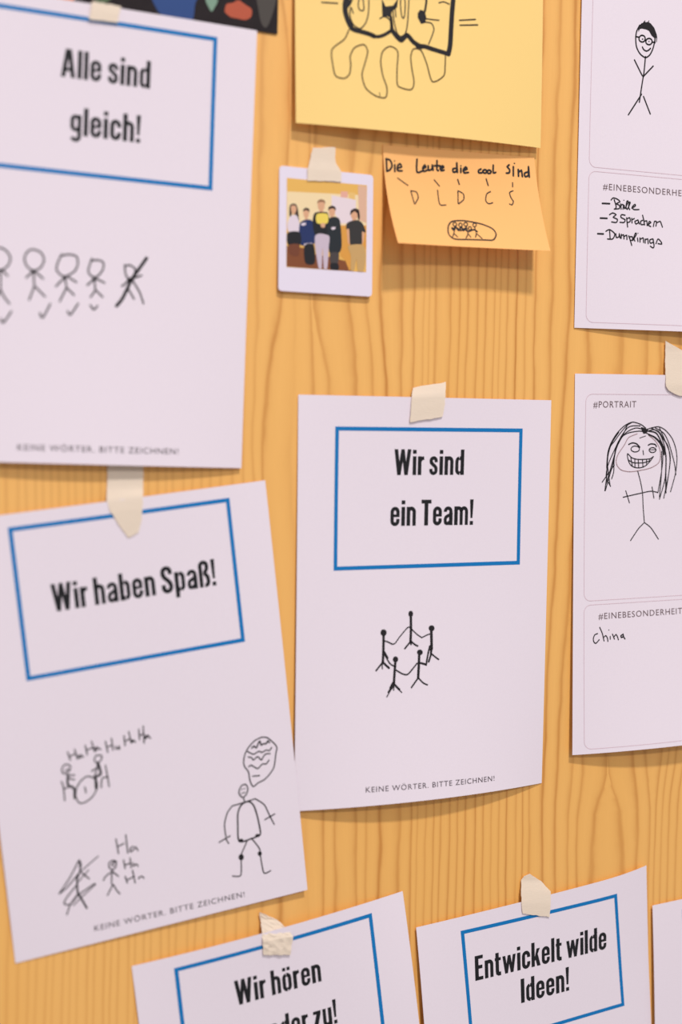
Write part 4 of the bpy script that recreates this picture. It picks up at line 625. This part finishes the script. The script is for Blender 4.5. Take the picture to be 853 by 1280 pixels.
    G['E'] = (38, [('s', 16.5, [(8.2, 0), (8.2, 100)])] + [('s', 14, [(8, y), (37 if y != 53 else 34, y)]) for y in (7, 53, 93)])
    return G


GLYPHS = glyphs()


def heading(sheet, text, left, right, cap, name='heading_text'):
    """one line of heading: left / right ends of the base line in sheet mm"""
    gap, space = 7.0, 23.0
    x = 0.0
    placed = []
    for ch in text:
        if ch == ' ':
            x += space - gap
            continue
        wd, parts = GLYPHS[ch]
        placed.append((x, parts))
        x += wd + gap
    total = x - gap
    ex = ((right[0] - left[0]) / total, (right[1] - left[1]) / total)
    k = cap / 100
    ln = math.hypot(right[0] - left[0], right[1] - left[1])
    up = ((right[1] - left[1]) / ln, -(right[0] - left[0]) / ln)
    f = lambda gx, p: (left[0] + ex[0] * (gx + p[0]) + up[0] * k * p[1], left[1] + ex[1] * (gx + p[0]) + up[1] * k * p[1])
    shapes = []
    for gx, parts in placed:
        for pt in parts:
            if pt[0] == 'f':
                vs, fs = poly(pt[1])
            elif len(pt[2]) == 2 and pt[2][0][0] != pt[2][1][0] and abs(pt[2][0][1] - pt[2][1][1]) > 20:
                # slanting stroke cut level at top and bottom
                (x0, y0), (x1, y1) = pt[2]
                h = pt[1] / 2
                vs, fs = [(x0 - h, y0), (x0 + h, y0), (x1 + h, y1), (x1 - h, y1)], [(0, 1, 2, 3)]
            else:
                vs, fs = ribbon(pt[2], pt[1], pt[0] == 'c')
            shapes.append(([f(gx, v) for v in vs], fs))
    return sheet.ink(name, BLACK, shapes, 0.16)


def print_line(sheet, text, left, right, cap, m, name, spacing=1.15):
    """thin printed capitals from the built-in font, fitted between two ends of the base line"""
    cu = bpy.data.curves.new('line', 'FONT')
    cu.body = text
    cu.size = 1.0
    cu.space_character = spacing
    cu.resolution_u = 3
    o = bpy.data.objects.new('line', cu)
    COL.objects.link(o)
    me = o.to_mesh()
    vs = [(v.co.x, v.co.y) for v in me.vertices]
    fs = [tuple(p.vertices) for p in me.polygons]
    o.to_mesh_clear()
    bpy.data.objects.remove(o)
    bpy.data.curves.remove(cu)
    x0, x1 = min(v[0] for v in vs), max(v[0] for v in vs)
    ln = math.hypot(right[0] - left[0], right[1] - left[1])
    ex = ((right[0] - left[0]) / ln, (right[1] - left[1]) / ln)
    up = (ex[1], -ex[0])
    kx, ky = ln / (x1 - x0), cap / 0.69
    pts = [(left[0] + ex[0] * (x - x0) * kx + up[0] * y * ky, left[1] + ex[1] * (x - x0) * kx + up[1] * y * ky) for x, y in vs]
    return sheet.ink(name, m, [(pts, fs)], 0.15)


def frame(sheet, tl, tr, br, bl, w=2.85):
    ring = densify([tl, tr, br, bl, tl], 6.0)
    return sheet.ink('printed_frame', BLUE, [ribbon(ring, w, True)], 0.13)


def round_box(sheet, x0, y0, x1, y1, r=6.0, w=0.45):
    pts = arc(x1 - r, y0 + r, r, r, -90, 0, 8) + arc(x1 - r, y1 - r, r, r, 0, 90, 8) + arc(x0 + r, y1 - r, r, r, 90, 180, 8) + arc(x0 + r, y0 + r, r, r, 180, 270, 8)
    pts = densify(pts + [pts[0]], 5.0)
    return sheet.ink('printed_box', PINKLINE, [ribbon(pts, w, True)], 0.13)


def draw(sheet):
    for name, m, strokes in INK_DATA(sheet.key):
        sheet.ink(name, MATS[m], pen(strokes), 0.17)


def INK_DATA(key):
    return INK_STROKES.get(key, [])


# ------------------------------------------------------------------ the wooden wall
def build_wall():
    rnd = random.Random(11)
    rows = list(GRAIN_ROWS)
    cols = [(s, list(c)) for s, c in GRAIN]

    def step():
        return rnd.choice((6, 7, 8, 10, 14, 18))

    while cols[0][1][0] > -900:
        d = step()
        cols.insert(0, (rnd.uniform(.35, .8), [v - d + rnd.uniform(-.8, .8) for v in cols[0][1]]))
    while cols[-1][1][0] < 2100:
        d = step()
        cols.append((rnd.uniform(.35, .8), [v + d + rnd.uniform(-.8, .8) for v in cols[-1][1]]))
    zt = [950.0, 600.0] + rows + [-700.0, -950.0]
    # several heights between the measured ones
    zs, ws = [], []
    for i in range(len(zt) - 1):
        for k in range(3):
            zs.append(zt[i] + (zt[i + 1] - zt[i]) * k / 3)
            ws.append((i, k / 3))
    zs.append(zt[-1])
    ws.append((len(zt) - 2, 1.0))
    vs, ring, dark = [], [], []
    for ci, (s, c) in enumerate(cols):
        x = [c[0], c[0]] + c + [c[-1], c[-1]]
        for (i, t), z in zip(ws, zs):
            p0, p1, p2, p3 = x[max(i - 1, 0)], x[i], x[i + 1], x[min(i + 2, len(x) - 1)]
            m1, m2 = (p2 - p0) / 2, (p3 - p1) / 2
            v = (2 * t ** 3 - 3 * t * t + 1) * p1 + (t ** 3 - 2 * t * t + t) * m1 + (-2 * t ** 3 + 3 * t * t) * p2 + (t ** 3 - t * t) * m2
            vs.append((v / 1000, 0.0, z / 1000))
            ring.append(float(ci))
            dark.append(s)
    R = len(zs)
    C = len(cols)
    fs = []
    for ci in range(C - 1):
        for j in range(R - 1):
            a = ci * R + j
            fs.append((a, a + 1, a + R + 1, a + R))
    # back and sides: the panel is 22 mm thick
    edge = [ci * R for ci in range(C)] + [(C - 1) * R + j for j in range(1, R)] + [ci * R + R - 1 for ci in range(C - 2, -1, -1)] + [j for j in range(R - 2, 0, -1)]
    b0 = len(vs)
    for e in edge:
        vs.append((vs[e][0], 0.022, vs[e][2]))
        ring.append(ring[e])
        dark.append(dark[e])
    n = len(edge)
    for i in range(n):
        j = (i + 1) % n
        fs.append((edge[i], edge[j], b0 + j, b0 + i))
    fs.append(tuple(b0 + i for i in range(n)))
    o = link_mesh('wall_back', vs, fs, WOOD)
    for nm, data in (('ring', ring), ('dark', dark)):
        at = o.data.attributes.new(nm, 'FLOAT', 'POINT')
        at.data.foreach_set('value', data)
    o['kind'] = 'structure'
    return o


build_wall()

# ------------------------------------------------------------------ heading sheets
SIGN = 'heading sheets with blue frames'


def sign(key, label, fr=None):
    s = Sheet(key, 'heading_sheet', label, 'sheet of paper', SIGN)
    s.sheet(PAPER)
    frame(s, *(fr or ((30.1, 10), (180.4, 10), (180.9, 108.6), (30.4, 108.8))))
    return s


s = sign('alle', 'white sheet headed Alle sind gleich! with a row of stick figures and ticks')
heading(s, 'Alle sind', (77.3, 48.2), (136.6, 48.4), 17.8)
heading(s, 'gleich!', (84.3, 84.2), (131.2, 84.2), 17.8)
draw(s)
print_line(s, 'KEINE WÖRTER. BITTE ZEICHNEN!', (54.5, 289.0), (163, 288.7), 3.9, FOOT, 'footer_text')

s = sign('haben', 'white tilted sheet headed Wir haben Spaß! with laughing figures and a thought bubble')
heading(s, 'Wir haben Spaß!', (51.6, 67.8), (165.9, 67.4), 18.4)
draw(s)
print_line(s, 'KEINE WÖRTER. BITTE ZEICHNEN!', (54.5, 288.6), (162.6, 290.6), 3.9, FOOT, 'footer_text')

s = sign('team', 'white sheet headed Wir sind ein Team! with five stick figures in a ring', ((30, 23.5), (183.2, 23.3), (183.6, 123.9), (30, 123.7)))
heading(s, 'Wir sind', (76, 56.8), (134.3, 56.8), 18.8)
heading(s, 'ein Team!', (73.6, 93.9), (143.2, 94.2), 19.0)
draw(s)
print_line(s, 'KEINE WÖRTER. BITTE ZEICHNEN!', (53.5, 287.0), (162.8, 289.0), 3.9, FOOT, 'footer_text')

s = sign('listen', 'white tilted sheet at the bottom left headed Wir hören')
heading(s, 'Wir hören', (70.2, 47.9), (136.4, 47.9), 18.6)
heading(s, 'einander zu!', (64.0, 82.9), (145.6, 82.9), 18.6)
print_line(s, 'KEINE WÖRTER. BITTE ZEICHNEN!', (54, 289.0), (163, 289), 3.9, FOOT, 'footer_text')

s = sign('wild', 'white sheet headed Entwickelt wilde Ideen! with its upper right corner curling up', ((38.2, 12.2), (179.7, 15.4), (182.7, 107.6), (40.4, 105.6)))
heading(s, 'Entwickelt wilde', (46.6, 52.6), (169.0, 57.0), 19.4)
heading(s, 'Ideen!', (86.4, 80.9), (131.6, 82.2), 19.4)
print_line(s, 'KEINE WÖRTER. BITTE ZEICHNEN!', (54, 289.0), (163, 289), 3.9, FOOT, 'footer_text')

s = sign('corner', 'white sheet cut off by the lower right corner of the picture', ((31.0, 10), (182, 10), (182.6, 108.6), (33.5, 108.8)))

# a sheet tucked behind the first one, only its right edge peeks out
SHEETS['behind'] = dict(x=0.14055, z=0.31390, a=-0.0234, w=0.21, h=0.297, L=[0.9] * 9)
s = Sheet('behind', 'paper_sheet', 'blank white sheet tucked behind Alle sind gleich!, showing only a thin right edge', 'sheet of paper')
s.sheet(PAPER)

# ------------------------------------------------------------------ portrait forms
FORM = 'portrait forms on the right'
s = Sheet('portrait_upper', 'portrait_form', 'white form with a drawn figure wearing glasses and a handwritten list', 'form', FORM)
s.sheet(PAPER)
round_box(s, 10, 13.0, 200, 174.5)
round_box(s, 10, 177.6, 200, 292.4)
print_line(s, '#PORTRAIT', (16.6, 23.6), (56.6, 23.6), 5.0, GREY, 'printed_caption')
print_line(s, '#EINEBESONDERHEIT', (22.9, 190.8), (104, 190.8), 4.8, GREY, 'printed_caption')
draw(s)
s = Sheet('portrait_lower', 'portrait_form', 'white form with a drawn grinning long-haired figure and the word China', 'form', FORM)
s.sheet(PAPER)
round_box(s, 10, 15.6, 200, 176.7)
round_box(s, 10, 179.9, 200, 293.2)
print_line(s, '#PORTRAIT', (16.9, 26.1), (56.8, 25.7), 5.0, GREY, 'printed_caption')
print_line(s, '#EINEBESONDERHEIT', (23.3, 191.6), (103.8, 191.5), 4.8, GREY, 'printed_caption')
draw(s)

# ------------------------------------------------------------------ yellow poster and orange note
s = Sheet('yellow', 'yellow_poster', 'yellow paper with black graffiti lettering dripping downwards', 'poster')
s.sheet(YELLOW)
draw(s)
s = Sheet('orange', 'sticky_note', 'orange sticky note reading Die Leute die cool sind, curling off the wall', 'note')
s.sheet(ORANGE)
draw(s)

# ------------------------------------------------------------------ instant photograph
s = Sheet('polaroid', 'instant_photo', 'small white-framed instant photo of five people standing in a row', 'photo')
s.sheet(FRAME, 'photo_frame', 30, 34, 0.7, 2.2)
PC = {k: mat('photo_' + k, c, 0.32, 0.5) for k, c in {
    'wall': srgb(238, 186, 96), 'cream': srgb(248, 222, 176), 'board': srgb(238, 220, 226), 'pinkp': srgb(236, 176, 158), 'orangep': srgb(240, 196, 120),
    'pinkw': srgb(228, 184, 156), 'redfloor': srgb(134, 76, 44), 'woodp': srgb(226, 160, 72), 'hairp': srgb(52, 36, 32), 'hairlt': srgb(146, 104, 76),
    'skin': srgb(226, 172, 136), 'shirtw': srgb(232, 216, 228), 'blackp': srgb(30, 30, 36), 'legred': srgb(120, 66, 44), 'navy': srgb(34, 50, 100),
    'yellowp': srgb(244, 216, 96), 'pants': srgb(208, 190, 206), 'jacket': srgb(36, 42, 48), 'greyp': srgb(74, 66, 66), 'tee': srgb(54, 52, 52), 'beige': srgb(206, 166, 108)}.items()}
clip = lambda p: (min(max(p[0], 5.9), 66.9), min(max(p[1], 8.2), 69.0))
base = s.ink('photo_image', PC['wall'], [([(5.6, 8.0), (67.1, 7.6), (67.2, 69.0), (5.8, 69.4)], [(0, 3, 2, 1)])], 0.08)
for i, (k, pts) in enumerate(PICTURE_AREAS):
    s.ink('image_area', PC[k], [poly([clip(p) for p in pts])], 0.10 + 0.012 * i, base)
for i, areas in enumerate(PICTURE_PEOPLE):
    root = None
    me_v, me_f, me_m, names = [], [], [], []
    for j, (k, pts) in enumerate(areas):
        vs, fs = poly([clip(p) for p in smooth_line(pts + [pts[0]], 0.8)[:-1]])
        b = len(me_v)
        me_v += [s.pt(p[0], p[1], 0.20 + 0.02 * j + 0.002 * i) for p in vs]
        me_f += [tuple(b + q for q in f) for f in fs]
        if k not in names:
            names.append(k)
        me_m += [names.index(k)] * len(fs)
    o = link_mesh('pictured_person', me_v, me_f, PC[names[0]], base)
    for k in names[1:]:
        o.data.materials.append(PC[k])
    for p, mi in zip(o.data.polygons, me_m):
        p.material_index = mi

# ------------------------------------------------------------------ dark printed picture at the top left
SHEETS['dark'] = dict(x=0.1650, z=0.3985, a=-0.0170, w=0.210, h=0.136, L=[1.2] * 9)
s = Sheet('dark', 'printed_picture', 'dark colourful printed picture behind the top of Alle sind gleich!', 'picture')
DARK = paper_mat('dark_print', srgb(44, 38, 40), 0.2, 0.02, 120)
s.sheet(DARK)


def blob(cx, cy, rx, ry, seed, n=12):
    rnd = random.Random(seed)
    pts = [(cx + rx * rnd.uniform(.75, 1.15) * math.cos(2 * math.pi * i / n), cy + ry * rnd.uniform(.75, 1.15) * math.sin(2 * math.pi * i / n)) for i in range(n)]
    return poly(smooth_line(pts + [pts[0]], 2.0)[:-1])


BLOBS = [('orange_print', (226, 128, 62), 62, 122, 9, 22), ('green_print', (88, 108, 78), 85, 118, 13, 16), ('dark_blue_print', (44, 74, 132), 137, 112, 21, 26), ('brown_print', (214, 132, 84), 141, 96, 8, 20),
         ('pale_green_print', (128, 158, 138), 162, 117, 5, 10), ('red_print', (186, 88, 62), 181, 124, 10, 6), ('grey_print', (76, 70, 66), 201, 112, 7, 20),
         ('pink_print', (232, 190, 176), 38, 120, 14, 18), ('dark_blue_print', (44, 74, 132), 60, 60, 18, 26), ('green_print', (88, 108, 78), 150, 48, 24, 20)]
cm = {}
for i, (nm, c, x, y, rx, ry) in enumerate(BLOBS):
    if nm not in cm:
        cm[nm] = mat(nm, srgb(*c), 0.6)
    s.ink('image_area', cm[nm], [blob(x, y, rx, ry, i)], 0.10 + 0.01 * i)

# ------------------------------------------------------------------ strips of masking tape
TAPE_LABEL = {
    'team': 'beige masking tape holding the top of the Wir sind ein Team! sheet',
    'haben': 'long beige masking tape strip with a pointed end above Wir haben Spaß!',
    'polaroid': 'beige masking tape holding the top of the small instant photo',
    'listen': 'crumpled beige masking tape holding the top of the Wir hören sheet',
    'wild': 'beige masking tape holding the top of the Entwickelt wilde Ideen! sheet',
    'portrait_lower': 'beige masking tape at the top of the form with the grinning figure',
    'alle': 'beige masking tape across the blue frame of Alle sind gleich!',
}
for key, rows in TAPES.items():
    rnd = random.Random(key)
    crumple = 0.9 if key == 'listen' else 0.12
    R, NU = [], 8
    for (l0, r0_, h0), (l1, r1_, h1) in zip(rows, rows[1:]):
        for k in range(4):
            t = k / 4
            R.append(([l0[d] + (l1[d] - l0[d]) * t for d in (0, 1)], [r0_[d] + (r1_[d] - r0_[d]) * t for d in (0, 1)], h0 + (h1 - h0) * t))
    R.append(rows[-1])
    cx = sum((a[0] + b[0]) / 2 for a, b, h in R) / len(R)
    cz = sum((a[1] + b[1]) / 2 for a, b, h in R) / len(R)
    vs, fs = [], []
    grid = []
    for j, (a, b, h) in enumerate(R):
        for i in range(NU + 1):
            t = i / NU
            jit = 0.25 if i in (0, NU) else 0.0
            grid.append((a[0] + (b[0] - a[0]) * t + rnd.uniform(-jit, jit), h + 0.55 + rnd.random() * crumple, a[1] + (b[1] - a[1]) * t + (rnd.uniform(-.3, .3) if j in (0, len(R) - 1) else 0)))
    for k in (0, 0.15):
        vs += [((x - cx) / 1000, -(h - k) / 1000, (z - cz) / 1000) for x, h, z in grid]
    S = len(grid)
    n, m_ = NU + 1, len(R)
    for j in range(m_ - 1):
        for i in range(NU):
            q = (j * n + i, (j + 1) * n + i, (j + 1) * n + i + 1, j * n + i + 1)
            fs.append(q)
            fs.append(tuple(S + e for e in reversed(q)))
    ed = [i for i in range(n)] + [j * n + NU for j in range(1, m_)] + [(m_ - 1) * n + i for i in range(NU - 1, -1, -1)] + [j * n for j in range(m_ - 2, 0, -1)]
    for i in range(len(ed)):
        p, q = ed[i], ed[(i + 1) % len(ed)]
        fs.append((p, q, S + q, S + p))
    o = link_mesh('masking_tape', vs, fs, TAPE, None, key != 'listen')
    crisp(o, len(fs) - len(ed))
    o.location = (cx / 1000, 0, cz / 1000)
    tag(o, TAPE_LABEL[key], 'tape', 'strips of masking tape')
